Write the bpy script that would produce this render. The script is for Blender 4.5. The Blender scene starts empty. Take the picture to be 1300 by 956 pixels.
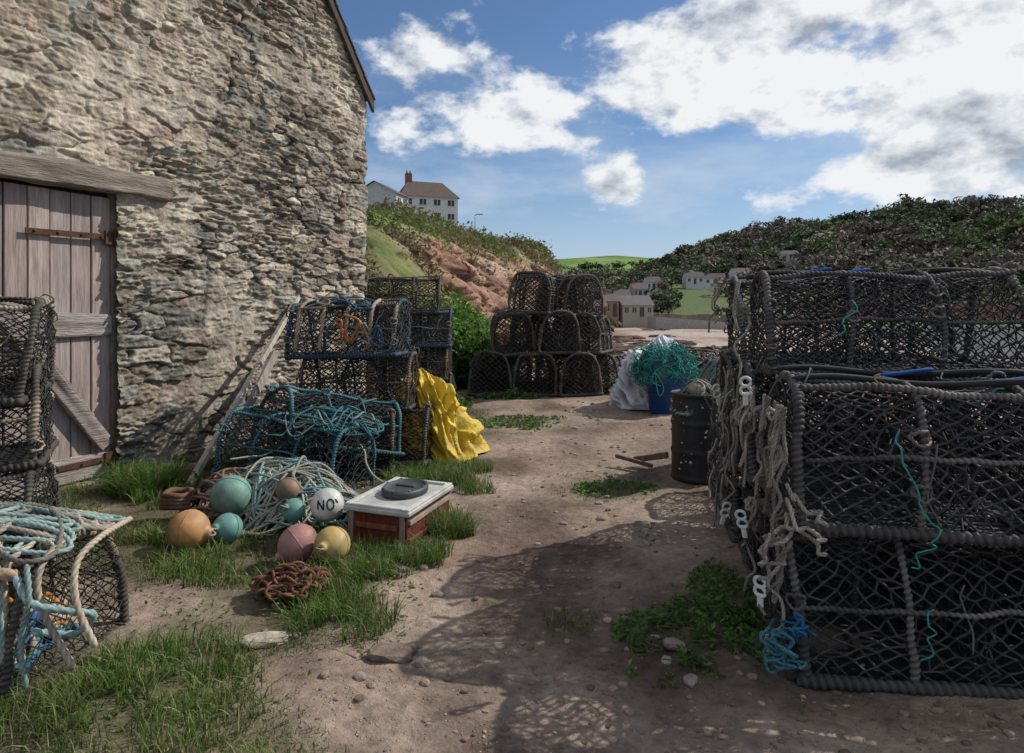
import bpy, math, random
import numpy as np
from mathutils import Vector
rng=np.random.default_rng(7); random.seed(7)
scene=bpy.context.scene
UP=np.array([0,0,1.0])
def nz(v): 
    v=np.asarray(v,float); return v/np.maximum(np.linalg.norm(v,axis=-1,keepdims=True),1e-9)
def sstep(x,a,b):
    t=np.clip((x-a)/(b-a),0,1); return t*t*(3-2*t)
_T=np.random.default_rng(3).random((8,256,256))
def vnoise(x,y,k=0):
    x=np.asarray(x,float);y=np.asarray(y,float)
    xi=np.floor(x).astype(int);yi=np.floor(y).astype(int);fx=x-xi;fy=y-yi
    fx=fx*fx*(3-2*fx);fy=fy*fy*(3-2*fy);T=_T[k%8]
    a=T[xi&255,yi&255];b=T[(xi+1)&255,yi&255];c=T[xi&255,(yi+1)&255];d=T[(xi+1)&255,(yi+1)&255]
    return (a*(1-fx)+b*fx)*(1-fy)+(c*(1-fx)+d*fx)*fy
def fbm(x,y,o=4,k=0,g=.5):
    s=0;a=1;t=0
    for i in range(o):
        s=s+a*(vnoise(np.asarray(x)*2**i+17.3*i,np.asarray(y)*2**i+9.1*i,k+i)-.5);t+=a;a*=g
    return s/t*2
# ---------------------------------------------------------------- mesh builder
class MB:
    def __init__(s): s.v=[];s.f=[];s.m=[];s.c=[];s.s=[];s.n=0
    def add(s,v,f,mat=0,col=(.5,.5,.5),smooth=True):
        v=np.asarray(v,float).reshape(-1,3)
        fs=f if isinstance(f,list) and len(f) and isinstance(f[0],np.ndarray) else [np.asarray(f,int)]
        for q in fs:
            s.f.append(q+s.n);s.m.append(np.full(len(q),mat));s.s.append(np.full(len(q),smooth))
        s.v.append(v)
        c=np.asarray(col,float)
        s.c.append(np.broadcast_to(c,(len(v),3)).copy()); s.n+=len(v)
    def build(s,name,mats,parent=None,loc=(0,0,0),mesh_only=False):
        me=bpy.data.meshes.new(name)
        V=np.concatenate(s.v);me.vertices.add(len(V));me.vertices.foreach_set('co',V.ravel())
        L=np.concatenate([q.ravel() for q in s.f]);sz=np.concatenate([np.full(len(q),q.shape[1]) for q in s.f])
        me.loops.add(len(L));me.loops.foreach_set('vertex_index',L)
        me.polygons.add(len(sz));me.polygons.foreach_set('loop_start',np.concatenate([[0],np.cumsum(sz)[:-1]]))
        me.polygons.foreach_set('material_index',np.concatenate(s.m))
        me.polygons.foreach_set('use_smooth',np.concatenate(s.s))
        me.update(calc_edges=True)
        ca=me.color_attributes.new('Col','FLOAT_COLOR','POINT')
        C=np.concatenate(s.c);ca.data.foreach_set('color',np.concatenate([C,np.ones((len(C),1))],1).ravel())
        for m in (mats if isinstance(mats,list) else [mats]): me.materials.append(m)
        if mesh_only: return me
        return place(name,me,loc,parent=parent)
def place(name,me,loc=(0,0,0),rot=(0,0,0),scale=(1,1,1),parent=None):
    ob=bpy.data.objects.new(name,me);ob.location=loc;ob.rotation_euler=rot;ob.scale=scale
    scene.collection.objects.link(ob)
    if parent: ob.parent=parent
    return ob
def empty(name,loc=(0,0,0),rot=(0,0,0)): return place(name,None,loc,rot)
def rotz(a): c,s=math.cos(a),math.sin(a);return np.array([[c,-s,0],[s,c,0],[0,0,1.]])
def roty(a): c,s=math.cos(a),math.sin(a);return np.array([[c,0,s],[0,1,0],[-s,0,c]])
def rotx(a): c,s=math.cos(a),math.sin(a);return np.array([[1,0,0],[0,c,-s],[0,s,c]])
def box(mb,c,size,R=None,mat=0,col=(.5,.5,.5),bev=0.0):
    h=np.array(size,float)/2; b=min(bev,h.min()*.45)
    if b<=0:
        v=np.array([[x,y,z] for x in(-1,1) for y in(-1,1) for z in(-1,1)])*h
        fl=np.array([[0,1,3,2],[4,6,7,5],[0,4,5,1],[2,3,7,6],[0,2,6,4],[1,5,7,3]])
    else:
        v=[];idx={}
        for x in(-1,1):
            for y in(-1,1):
                for z in(-1,1):
                    for ax in range(3):
                        p=np.array([x,y,z])*(h-b); p[ax]=[x,y,z][ax]*h[ax]; idx[(x,y,z,ax)]=len(v); v.append(p)
        v=np.array(v);q=[];t=[]
        for ax in range(3):
            o=[a for a in range(3) if a!=ax]
            for sg in(-1,1):
                lp=[]
                for (a,bb) in((-1,-1),(1,-1),(1,1),(-1,1)):
                    k=[0,0,0];k[ax]=sg;k[o[0]]=a;k[o[1]]=bb;lp.append(idx[(*k,ax)])
                q.append(lp)
            for a in(-1,1):
                for bb in(-1,1):
                    k0=[0,0,0];k0[ax]=-1;k0[o[0]]=a;k0[o[1]]=bb;k1=list(k0);k1[ax]=1
                    q.append([idx[(*k0,o[0])],idx[(*k0,o[1])],idx[(*k1,o[1])],idx[(*k1,o[0])]])
        for x in(-1,1):
            for y in(-1,1):
                for z in(-1,1): t.append([idx[(x,y,z,0)],idx[(x,y,z,1)],idx[(x,y,z,2)]])
        def ori(l):
            p=v[l];n=np.cross(p[1]-p[0],p[2]-p[0]);return l if n@p.mean(0)>0 else l[::-1]
        fl=[np.array([ori(l) for l in q]),np.array([ori(l) for l in t])]
    if R is not None: v=v@np.asarray(R).T
    mb.add(v+np.array(c),fl,mat,col,False)
def grid_faces(n,m,wrap=False):
    i=np.arange(n-1)[:,None];j=np.arange(m if wrap else m-1)[None,:];j2=(j+1)%m
    return np.stack([i*m+j,i*m+j2,(i+1)*m+j2,(i+1)*m+j],-1).reshape(-1,4)
def resample(P,ds,closed=False):
    P=np.asarray(P,float)
    if closed: P=np.vstack([P,P[:1]])
    d=np.concatenate([[0],np.cumsum(np.linalg.norm(np.diff(P,axis=0),axis=1))])
    n=max(3,int(d[-1]/ds)+1);t=np.linspace(0,d[-1],n)
    return np.stack([np.interp(t,d,P[:,k]) for k in range(3)],1)
def catmull(C,n=8,closed=False):
    C=np.asarray(C,float)
    if closed: E=np.vstack([C[-1:],C,C[:2]])
    else: E=np.vstack([2*C[0]-C[1],C,2*C[-1]-C[-2]])
    t=np.linspace(0,1,n,endpoint=False)[:,None];out=[]
    for i in range(1,len(E)-2):
        a,b,c,d=E[i-1],E[i],E[i+1],E[i+2]
        out.append(.5*((2*b)+(c-a)*t+(2*a-5*b+4*c-d)*t**2+(3*b-a-3*c+d)*t**3))
    out.append(E[-2][None]);return np.vstack(out)
def tube(mb,P,r,sides=8,mat=0,lobes=0,amp=0,twist=0,col=(.5,.5,.5),var=0.0):
    P=np.asarray(P,float);n=len(P)
    T=nz(np.gradient(P,axis=0))
    N=np.zeros_like(P);a=UP if abs(T[0,2])<.85 else np.array([1.,0,0])
    v=nz(np.cross(T[0],a));N[0]=v
    for i in range(1,n):
        t=T[i];v=v-t*(v[0]*t[0]+v[1]*t[1]+v[2]*t[2]);l=math.sqrt(v[0]**2+v[1]**2+v[2]**2)+1e-9;v=v/l;N[i]=v
    B=np.cross(T,N)
    s=np.concatenate([[0],np.cumsum(np.linalg.norm(np.diff(P,axis=0),axis=1))])
    th=np.arange(sides)/sides*2*math.pi
    rr=np.asarray(r)*np.ones(n)
    R=rr[:,None]*(1+(amp*np.cos(lobes*th[None]-twist*s[:,None]) if lobes else 0*th[None]))
    R[0]*=.3;R[-1]*=.3
    V=P[:,None]+R[...,None]*(np.cos(th)[None,:,None]*N[:,None]+np.sin(th)[None,:,None]*B[:,None])
    c=np.asarray(col,float)
    if c.ndim==1: c=np.broadcast_to(c,(n,3))
    if var: 
        k=1+var*fbm(s*9+rng.random()*50,s*0+rng.random()*50,3)
        c=c*k[:,None]
    cc=np.repeat(c[:,None],sides,1)
    if lobes: cc=cc*(1+.35*np.cos(lobes*th[None]-twist*s[:,None]))[...,None]
    mb.add(V,grid_faces(n,sides,True),mat,cc.reshape(-1,3))
def rope(mb,P,r,col,var=.3,mat=0,hi=True):
    P=resample(P,r*.75 if hi else r*1.6)
    tube(mb,P,r,8 if hi else 6,mat,3,.17,3*2*math.pi/(r*9),col,var)
def strands(mb,P0,P1,N,r,mat=0,col=(.03,.03,.03),knot=True):
    T=nz(P1-P0);B=nz(np.cross(T,N));N2=np.cross(B,T)
    fr=[0,.2,.8,1] if knot else [0,1];ra=[1.9,1,1,1.9] if knot else [1,1]
    off=[N2,B,-N2,-B];rings=[]
    for f,q in zip(fr,ra):
        for o in off: rings.append(P0+(P1-P0)*f+o*r*q)
    V=np.stack(rings,1);k=len(fr)
    gf=grid_faces(k,4,True);F=(np.arange(len(P0))[:,None,None]*(4*k)+gf[None]).reshape(-1,4)
    c=np.asarray(col)
    if c.ndim==2: c=np.repeat(c,4*k,0)
    mb.add(V,F,mat,c)
def lathe(mb,prof,c=(0,0,0),seg=32,mat=0,col=(.5,.5,.5),R=None,fn=None):
    prof=np.array(prof,float);a=np.arange(seg)/seg*2*math.pi
    V=np.stack([prof[:,0][:,None]*np.cos(a),prof[:,0][:,None]*np.sin(a),prof[:,1][:,None]+0*a],-1).reshape(-1,3)
    cc=fn(V) if fn else col
    if R is not None: V=V@np.asarray(R).T
    mb.add(V+np.array(c),grid_faces(len(prof),seg,True),mat,cc)
import bmesh
bm=bmesh.new();bmesh.ops.create_icosphere(bm,subdivisions=2,radius=1);ICO=np.array([v.co[:] for v in bm.verts]);ICOF=np.array([[v.index for v in f.verts] for f in bm.faces]);bm.free()
bm=bmesh.new();bmesh.ops.create_icosphere(bm,subdivisions=4,radius=1);ICO4=np.array([v.co[:] for v in bm.verts]);ICO4F=np.array([[v.index for v in f.verts] for f in bm.faces]);bm.free()
def lump(mb,c,size,col,rough=.25,mat=0,smooth=False,R=None):
    V=ICO.copy();p=rng.random(3)*50
    V=V*(1+rough*(fbm(V[:,0]*1.6+p[0]+V[:,2],V[:,1]*1.6+p[1],2)))[:,None]
    V=np.sign(V)*np.abs(V)**.8
    V=V*np.array(size); 
    R=rotz(rng.random()*6.3) if R is None else R
    mb.add(V@R.T+np.array(c),ICOF,mat,col,smooth)
def leaves(mb,C,size,col,up=.4,mat=0):
    n=len(C);a=nz(rng.normal(size=(n,3)));a[:,2]=a[:,2]*.6
    nn=nz(rng.normal(size=(n,3))+np.array([0,0,up*2]));u=nz(np.cross(nn,a));w=np.cross(nn,u)
    s=(np.asarray(size)*(.6+.8*rng.random(n)))[:,None]
    V=np.stack([C-u*s,C-w*s*.55+nn*s*.15,C+u*s,C+w*s*.55+nn*s*.15],1)
    F=np.arange(n*4).reshape(-1,4);c=np.repeat(np.broadcast_to(col,(n,3)),4,0)
    mb.add(V,F,mat,c,False)
def blades(mb,P,h,w,col,lean=.5,mat=0):
    n=len(P);a=rng.random(n)*6.283;d=np.stack([np.cos(a),np.sin(a),0*a],1)
    b=rng.random(n)*6.283;tw=np.stack([np.cos(b),np.sin(b),0*b],1)
    h=(h*(.5+rng.random(n)*.9))[:,None];w=(w*(.6+.8*rng.random(n)))[:,None];l=(lean*rng.random(n))[:,None]*h
    V=[]
    for f,q in((0,1),(.4,.9),(.75,.6)):
        c=P+d*l*f*f*1.3+UP*h*f*(1-.25*l/h*f)
        V+= [c-tw*w*q/2,c+tw*w*q/2]
    V.append(P+d*l*1.3+UP*h*(1-.35*l/h)); V=np.stack(V,1)
    o=np.arange(n)[:,None]*7
    q=np.concatenate([o+np.array([0,1,3,2]),o+np.array([2,3,5,4])]);t=o+np.array([4,5,6])
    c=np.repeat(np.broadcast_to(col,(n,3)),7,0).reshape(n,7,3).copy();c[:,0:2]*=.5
    mb.add(V,[q,t],mat,c.reshape(-1,3))
# ---------------------------------------------------------------- materials
def mat_new(name):
    m=bpy.data.materials.new(name);m.use_nodes=True;nt=m.node_tree;b=nt.nodes['Principled BSDF'];return m,nt,b
def N(nt,t,**k):
    n=nt.nodes.new(t)
    for a,b in k.items(): setattr(n,a,b)
    return n
def attr_mat(name,rough=.85,nscale=30,var=.5,bump=.4,bdist=.01,spec=.3,metal=0,trans=0,ns2=4,stretch=(1,1,1),det=6):
    m,nt,b=mat_new(name);L=nt.links
    at=N(nt,'ShaderNodeAttribute',attribute_name='Col')
    tc=N(nt,'ShaderNodeTexCoord');mp=N(nt,'ShaderNodeMapping');mp.inputs['Scale'].default_value=stretch
    L.new(tc.outputs['Object'],mp.inputs['Vector'])
    n1=N(nt,'ShaderNodeTexNoise');n1.inputs['Scale'].default_value=nscale;n1.inputs['Detail'].default_value=det;n1.inputs['Roughness'].default_value=.65
    n2=N(nt,'ShaderNodeTexNoise');n2.inputs['Scale'].default_value=ns2;n2.inputs['Detail'].default_value=4
    for n in(n1,n2): L.new(mp.outputs[0],n.inputs['Vector'])
    ad=N(nt,'ShaderNodeMath',operation='ADD');L.new(n1.outputs[0],ad.inputs[0]);L.new(n2.outputs[0],ad.inputs[1])
    mr=N(nt,'ShaderNodeMapRange');mr.inputs[1].default_value=.6;mr.inputs[2].default_value=1.4;mr.inputs[3].default_value=1-var;mr.inputs[4].default_value=1+var
    L.new(ad.outputs[0],mr.inputs[0])
    mx=N(nt,'ShaderNodeVectorMath',operation='SCALE');L.new(at.outputs['Color'],mx.inputs[0]);L.new(mr.outputs[0],mx.inputs['Scale'])
    L.new(mx.outputs[0],b.inputs['Base Color'])
    b.inputs['Roughness'].default_value=rough;b.inputs['Specular IOR Level'].default_value=spec;b.inputs['Metallic'].default_value=metal
    if bump:
        bp=N(nt,'ShaderNodeBump');bp.inputs['Strength'].default_value=bump;bp.inputs['Distance'].default_value=bdist
        L.new(n1.outputs[0],bp.inputs['Height']);L.new(bp.outputs[0],b.inputs['Normal'])
    if trans:
        tr=N(nt,'ShaderNodeBsdfTranslucent');L.new(mx.outputs[0],tr.inputs[0]);ms=N(nt,'ShaderNodeMixShader');ms.inputs[0].default_value=trans
        L.new(b.outputs[0],ms.inputs[1]);L.new(tr.outputs[0],ms.inputs[2]);L.new(ms.outputs[0],nt.nodes['Material Output'].inputs[0])
    return m
FIB=attr_mat('rope_fibre',.75,120,.45,0,.003,.3,det=2)
PLA=attr_mat('weathered_plastic',.55,28,.35,.3,.003,.3)
RUB=attr_mat('black_rubber',.55,40,.5,.4,.004,.4,det=3)
FOL=attr_mat('foliage',.6,6,.3,0,.01,.25,trans=.3,det=2)
FOLF=attr_mat('distant_foliage',.8,.6,.35,0,.01,.1,ns2=.03,det=2)
STO=attr_mat('rubble_stone',.95,30,.6,1.0,.014,.12,ns2=7,det=9)
ROC=attr_mat('rock',.95,3,.5,.9,.15,.1,ns2=.6,det=9)
WOO=attr_mat('weathered_wood',.88,9,.5,.8,.008,.15,stretch=(9,9,.8),ns2=3,det=9)
WOH=attr_mat('weathered_beam',.9,7,.5,1.,.02,.15,stretch=(1.6,1.6,14),ns2=3,det=9)
RUS=attr_mat('rusty_iron',.85,60,.5,.6,.004,.3,ns2=12)
CLO=attr_mat('tarpaulin',.45,11,.22,.9,.03,.4)
PLN=attr_mat('painted_wall',.7,9,.35,.2,.004,.25)
TER=attr_mat('grassy_terrain',.95,.25,.4,.3,.5,.05,ns2=.04,det=8)
def ground_mat():
    m,nt,b=mat_new('soil_ground');L=nt.links
    at=N(nt,'ShaderNodeAttribute',attribute_name='Col');tc=N(nt,'ShaderNodeTexCoord')
    def ns(s,d=8,r=.6):
        n=N(nt,'ShaderNodeTexNoise');n.inputs['Scale'].default_value=s;n.inputs['Detail'].default_value=d;n.inputs['Roughness'].default_value=r;L.new(tc.outputs['Object'],n.inputs['Vector']);return n
    a=ns(1.2,10,.65);c=ns(18,8,.7);v=N(nt,'ShaderNodeTexVoronoi');v.inputs['Scale'].default_value=60;L.new(tc.outputs['Object'],v.inputs['Vector'])
    def mrange(o,i0,i1,o0,o1):
        r=N(nt,'ShaderNodeMapRange')
        for k,x in zip((1,2,3,4),(i0,i1,o0,o1)): r.inputs[k].default_value=x
        L.new(o,r.inputs[0]);return r.outputs[0]
    def mul(x,y):
        q=N(nt,'ShaderNodeMath',operation='MULTIPLY');L.new(x,q.inputs[0]);L.new(y,q.inputs[1]);return q.outputs[0]
    k=mul(mrange(a.outputs[0],.3,.7,.62,1.38),mrange(c.outputs[0],.3,.7,.6,1.4))
    sp=N(nt,'ShaderNodeSeparateColor');L.new(v.outputs['Color'],sp.inputs[0])
    pk=mul(mrange(v.outputs['Distance'],.35,.2,0,1),mrange(sp.outputs[0],.74,.8,0,1))
    k2=N(nt,'ShaderNodeMath',operation='MULTIPLY_ADD');L.new(pk,k2.inputs[0]);k2.inputs[1].default_value=.45;L.new(k,k2.inputs[2])
    s=N(nt,'ShaderNodeVectorMath',operation='SCALE');L.new(at.outputs['Color'],s.inputs[0]);L.new(k2.outputs[0],s.inputs['Scale']);L.new(s.outputs[0],b.inputs['Base Color'])
    h=N(nt,'ShaderNodeMath',operation='MULTIPLY_ADD');L.new(pk,h.inputs[0]);h.inputs[1].default_value=.5;L.new(c.outputs[0],h.inputs[2])
    bp=N(nt,'ShaderNodeBump');bp.inputs['Strength'].default_value=.9;bp.inputs['Distance'].default_value=.025;L.new(h.outputs[0],bp.inputs['Height']);L.new(bp.outputs[0],b.inputs['Normal'])
    b.inputs['Roughness'].default_value=.95;b.inputs['Specular IOR Level'].default_value=.15
    return m
GRD=ground_mat()
# ---------------------------------------------------------------- ground
def gheight(x,y,fine=True):
    d=np.maximum(sstep(y,13.5,26),sstep(x,4.2,9))
    z=-2.0*d
    r=np.hypot(x,y)
    z=z+.06*fbm(x*.9,y*.9,3,1)*(1-d)
    if fine: z=z+(.03*fbm(x*3,y*3,3,2)+.010*fbm(x*18,y*18,3,3))*np.exp(-r/30)
    z=z+.35*fbm(x*.12,y*.12,3,4)*sstep(r,25,60)*sstep(y,10,30)*.6
    sh=18+ (y-10)*.30
    z=z-1.6*sstep(x-sh,-3,22)
    z=z+14*sstep(y,150,310)*(1-sstep(x,120,200))+2.2*sstep(y,138,146)*(1-sstep(x,60,90))
    z=z-6*sstep(x-sh,60,400)*(1-sstep(y,150,200))
    return z
def gz(x,y): return float(gheight(np.array([x]),np.array([y]))[0])
def grassmask(x,y):
    edge=.1*fbm(y*1.6,x*.0+3,3,2)*2
    g=sstep(-x+edge,.52,.85)*sstep(y,1.6,2.0)*(1-sstep(y,5.4,6.3))
    g=g*(1-np.clip(np.exp(-(((x+1.72)/.36)**2+((y-3.05)/.36)**2)*1.1)*1.4,0,1))
    g=g*(1-.9*np.exp(-(((x+.85)/.3)**2+((y-2.4)/.25)**2)))
    g=g+.9*np.exp(-(((x-.75)/.27)**2+((y-5.0)/.3)**2))+.8*np.exp(-(((x-.1)/.5)**2+((y-8.1)/.5)**2))
    g=g+.9*np.exp(-(((x-.78)/.3)**2+((y-2.75)/.28)**2))+.45*np.exp(-(((x-.25)/.12)**2+((y-2.9)/.2)**2))+.8*np.exp(-(((x+1.)/.5)**2+((y-9.2)/1.6)**2))+.8*np.exp(-(((x-1.7)/.3)**2+((y-11.)/.9)**2))
    return np.clip(g+.7*fbm(x*2.2,y*2.2,4,5)*(g>.02),0,1)
rs=.5*1.0145**np.arange(610);na=640;an=np.arange(na)/na*2*math.pi
X=rs[:,None]*np.sin(an);Y=rs[:,None]*np.cos(an);X[0]=0;Y[0]=0
Z=gheight(X,Y)
g=grassmask(X,Y)
soil=np.array([.235,.165,.125]);soil2=np.array([.335,.258,.20]);dark=np.array([.125,.085,.065]);gr=np.array([.07,.075,.035]);beach=np.array([.42,.335,.27])
t=np.clip(.5+1.2*fbm(X*.8,Y*.8,4,6),0,1)[...,None]
C=soil*(1-t)+soil2*t
t=np.clip(2.0*fbm(X*1.7+9,Y*1.2,4,2)-.1,0,1)[...,None];C=C*(1-t)+dark*t
C=C*(1-.75*g[...,None])+gr*.75*g[...,None]
bm_=np.maximum(sstep(Y,14,22),sstep(X,4.5,7))[...,None];t=np.clip(.7+1.6*fbm(X*.15,Y*.08,4,3),0,1)[...,None]
C=C*(1-bm_)+bm_*(beach*t+(1-t)*np.array([.24,.16,.13]))
hl=(sstep(Y,142,152)*(1-0*X))[...,None];C=C*(1-hl)+hl*np.array([.10,.13,.05])
mb=MB();mb.add(np.stack([X,Y,Z],-1),grid_faces(len(rs),na,True)[:,::-1],0,C.reshape(-1,3));mb.build('ground',GRD)
m,nt,b=mat_new('sea_water');b.inputs['Base Color'].default_value=(.09,.12,.13,1);b.inputs['Roughness'].default_value=.18
tc=N(nt,'ShaderNodeTexCoord');mp=N(nt,'ShaderNodeMapping');mp.inputs['Scale'].default_value=(.5,1.3,1);n1=N(nt,'ShaderNodeTexNoise');n1.inputs['Scale'].default_value=1.;n1.inputs['Detail'].default_value=8
bp=N(nt,'ShaderNodeBump');bp.inputs['Strength'].default_value=.6;bp.inputs['Distance'].default_value=.2
nt.links.new(tc.outputs['Object'],mp.inputs[0]);nt.links.new(mp.outputs[0],n1.inputs[0]);nt.links.new(n1.outputs[0],bp.inputs['Height']);nt.links.new(bp.outputs[0],b.inputs['Normal'])
mb=MB();mb.add([[10,-1500,-2.75],[3000,-1500,-2.75],[3000,190,-2.75],[10,190,-2.75]],np.array([[0,1,2,3]]));mb.build('sea',m)
# ---------------------------------------------------------------- rubble wall
def h2(i,j,s): return np.abs(np.modf(np.sin(i*127.1+j*311.7+s*74.7)*43758.5453)[0])
def vor(U,V,cw,ch,sd):
    cj=np.floor(V/ch);ci=np.floor(U/cw);F1=np.full(U.shape,9.);F2=F1.copy();I=ci*0;J=ci*0;DX=ci*0;DY=ci*0
    for di in(-2,-1,0,1,2):
        for dj in(-2,-1,0,1,2):
            i=ci+di;j=cj+dj
            px=(i+.5+.85*(h2(i,j,sd)-.5)+.5*(j%2));py=(j+.5+.7*(h2(i,j,sd+1)-.5))
            dx=np.abs(U/cw-px);dy=np.abs(V/ch-py)*1.05;d=((dx*.9)**3.2+dy**3.2)**(1/3.2)*(.7+.6*h2(i,j,sd+2))
            c=d<F1;F2=np.where(c,F1,np.minimum(F2,d));I=np.where(c,i,I);J=np.where(c,j,J);DX=np.where(c,U/cw-px,DX);DY=np.where(c,V/ch-py,DY);F1=np.where(c,d,F1)
    return F1,F2,I,J,DX,DY
PAL=1.14*np.array([[.32,.26,.19],[.28,.235,.175],[.24,.21,.17],[.37,.31,.23],[.185,.172,.145],[.25,.23,.185],[.28,.225,.165],[.40,.345,.265],[.26,.222,.172],[.145,.13,.11],[.255,.195,.155],[.205,.195,.165]])
def rubble(U,V):
    wu=U+.045*fbm(U*3,V*3,3,1)+.012*fbm(U*15,V*15,2,3);wv=V+.04*fbm(U*2.2+5,V*3+8,3,2)+.010*fbm(U*13,V*17,2,5)
    A=vor(wu,wv,.22,.080,1.);B=vor(wu,wv,.20,.034,5.);D=vor(wu,wv,.33,.145,9.)
    mB=fbm(U*1.3+3,V*2+1,3,4)-.06;mD=fbm(U*1.1+31,V*1.4+11,2,6)-.08
    sel=np.where(mD>0,2,np.where(mB>0,1,0))
    def pick(k): return np.choose(sel,[A[k],B[k],D[k]])
    F1,F2,I,J,DX,DY=[pick(k) for k in range(6)]
    e=(F2-F1)*np.choose(sel,[1.1,.7,1.8])
    r1=h2(I,J,21.+sel);r2=h2(I,J,22.+sel);r3=h2(I,J,23.+sel);r4=h2(I,J,24.)
    st=sstep(e+.05*fbm(U*30,V*30,3,6),.02,.14)
    rough=fbm(U*9,V*24,4,7);lay=fbm(U*5+r1*9,V*75,3,4)
    h=st*(.010+.046*r1+.030*(r2-.5)*DX+.034*(r3-.5)*DY+.018*rough+.008*lay)+.014*fbm(U*25,V*40,3,2)
    col=PAL[(r4*11.99).astype(int)]*(.72+.55*r2)[...,None]*(1+.45*rough+.30*lay)[...,None]
    jn=np.clip(.45+2.2*fbm(U*1.7+40,V*1.7,3,0),0,1)[...,None]
    joint=np.array([.44,.375,.285])*jn+np.array([.08,.067,.052])*(1-jn)
    s=st[...,None];col=col*s+joint*(1-s)
    h=h+(jn[...,0])*.018*(1-st)
    pm=sstep(fbm(U*1.5+70,V*1.9+20,4,3)+.45*fbm(U*8,V*8,4,5)+.1*(h<.015),.12,.34)
    h=h*(1-pm)+pm*np.maximum(h*.8+.004,.022+.024*fbm(U*9,V*9,4,1));pc=(np.array([.50,.43,.335])*(1+.4*fbm(U*12,V*12,4,4))[...,None])
    col=col*(1-.65*pm[...,None])+pc*.65*pm[...,None]
    big=(1+.5*fbm(U*.8+3,V*.8,3,2))[...,None];col=col*big
    li=sstep(fbm(U*14+9,V*14+5,4,1),.28,.42)[...,None]*.4;col=col*(1-li)+li*np.array([.45,.43,.37])
    gn=sstep(fbm(U*2.3+9,V*2.3+5,4,6),.2,.45)[...,None]*.15;col=col*(1-gn)+gn*np.array([.2,.2,.14])
    low_tone=(sstep(V,.7,0)*.45)[...,None];col=col*(1-low_tone)+low_tone*np.array([.12,.11,.075])  # stone colour mixed darker towards the bottom of the wall
    return h,np.clip(col,.02,.62)
CW=np.array([-1.75,8.06,0]);WS=np.array([-.419,-.908,0]);WN=np.array([.908,-.419,0])
TAN=1.23;EAV=3.86;HALF=3.6
def rake(s): return EAV+TAN*np.where(s<HALF,s,2*HALF-s)
def wp(s,z,d=0): return CW+WS*s+UP*z+WN*d
shed=empty('stone_shed')
su=np.arange(0,7.2,.010);zv=np.concatenate([np.arange(-.2,4.95,.0085),np.arange(4.95,8.6,.05)])
S,Zz=np.meshgrid(su,zv,indexing='ij');H,COL=rubble(S,Zz)
H=H*np.where(S<.05,.6,1)
edge=np.where(S<.15,(1-S/.15),0)
Sx=S-edge*(.05*fbm(Zz*7,Zz*0+2,3,2)+.015)
P=CW+WS*Sx[...,None]+UP*Zz[...,None]+WN*H[...,None]
F=grid_faces(len(su),len(zv));sc=S.ravel()[F].mean(1);zc=Zz.ravel()[F].mean(1)
D0,D1,DZ=3.10,4.16,2.2
keep=(zc<rake(sc)-.02)&~((sc>D0)&(sc<D1)&(zc<DZ))
mb=MB();mb.add(P,F[keep][:,::-1],0,COL.reshape(-1,3));mb.build('gable_wall',STO,shed)
for nm,o,dirv,nn,ln in (('side_wall',CW,-WN,-WS,6.),('rear_wall',CW-WN*6,WS,-WN,7.2),('far_side_wall',CW+WS*7.2,-WN,WS,6.)):
    a=np.arange(0,ln+.01,.03);zz=np.arange(-.2,EAV+.03,.03);A_,B_=np.meshgrid(a,zz,indexing='ij');h,c=rubble(A_+20,B_)
    mb=MB();mb.add(o+dirv*A_[...,None]+UP*B_[...,None]+nn*(h-.01)[...,None],grid_faces(len(a),len(zz)),0,c.reshape(-1,3));mb.build(nm,STO,shed)
mb=MB();sl=np.array([.14,.13,.135])
for sg in(0,1):
    s0=-.10 if not sg else 7.2+.10
    n_r=22
    for k in range(n_r):
        f0=k/n_r;f1=(k+1)/n_r+.012
        sa=s0+(HALF-s0)*f0;sb=s0+(HALF-s0)*f1
        for w in range(24):
            d0=.1-6.2*w/24;d1=.1-6.2*(w+1)/24+.004
            jt=rng.random()*.012
            za=EAV+TAN*(sa if not sg else 7.2-sa)+.05;zb=EAV+TAN*(sb if not sg else 7.2-sb)+.05
            v=[wp(sa,za+.03+jt,d0),wp(sa,za+.03+jt,d1),wp(sb,zb+jt,d1),wp(sb,zb+jt,d0),wp(sa,za+.012+jt,d0),wp(sa,za+.012+jt,d1),wp(sb,zb-.015+jt,d1),wp(sb,zb-.015+jt,d0)]
            mb.add(v,np.array([[0,1,2,3],[7,6,5,4],[0,4,5,1],[1,5,6,2],[2,6,7,3],[3,7,4,0]]),0,sl*(.7+.6*rng.random()),False)
mb.build('slate_roof',STO,shed)
mb=MB()
for sg in(0,1):
    s0=-.09 if not sg else 7.29;za=EAV+TAN*(-.09);zb=EAV+TAN*HALF
    v=[]
    for d in(.05,.085):
        for (s_,z_) in((s0,za-.09),(s0,za+.05),(HALF,zb+.05),(HALF,zb-.09)): v.append(wp(s_,z_,d))
    mb.add(v,np.array([[0,1,2,3],[7,6,5,4],[0,4,5,1],[1,5,6,2],[2,6,7,3],[3,7,4,0]]),0,(.09,.075,.06),False)
mb.build('verge_board',WOO,shed)
RW=np.stack([WS,WN,UP],1)
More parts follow.
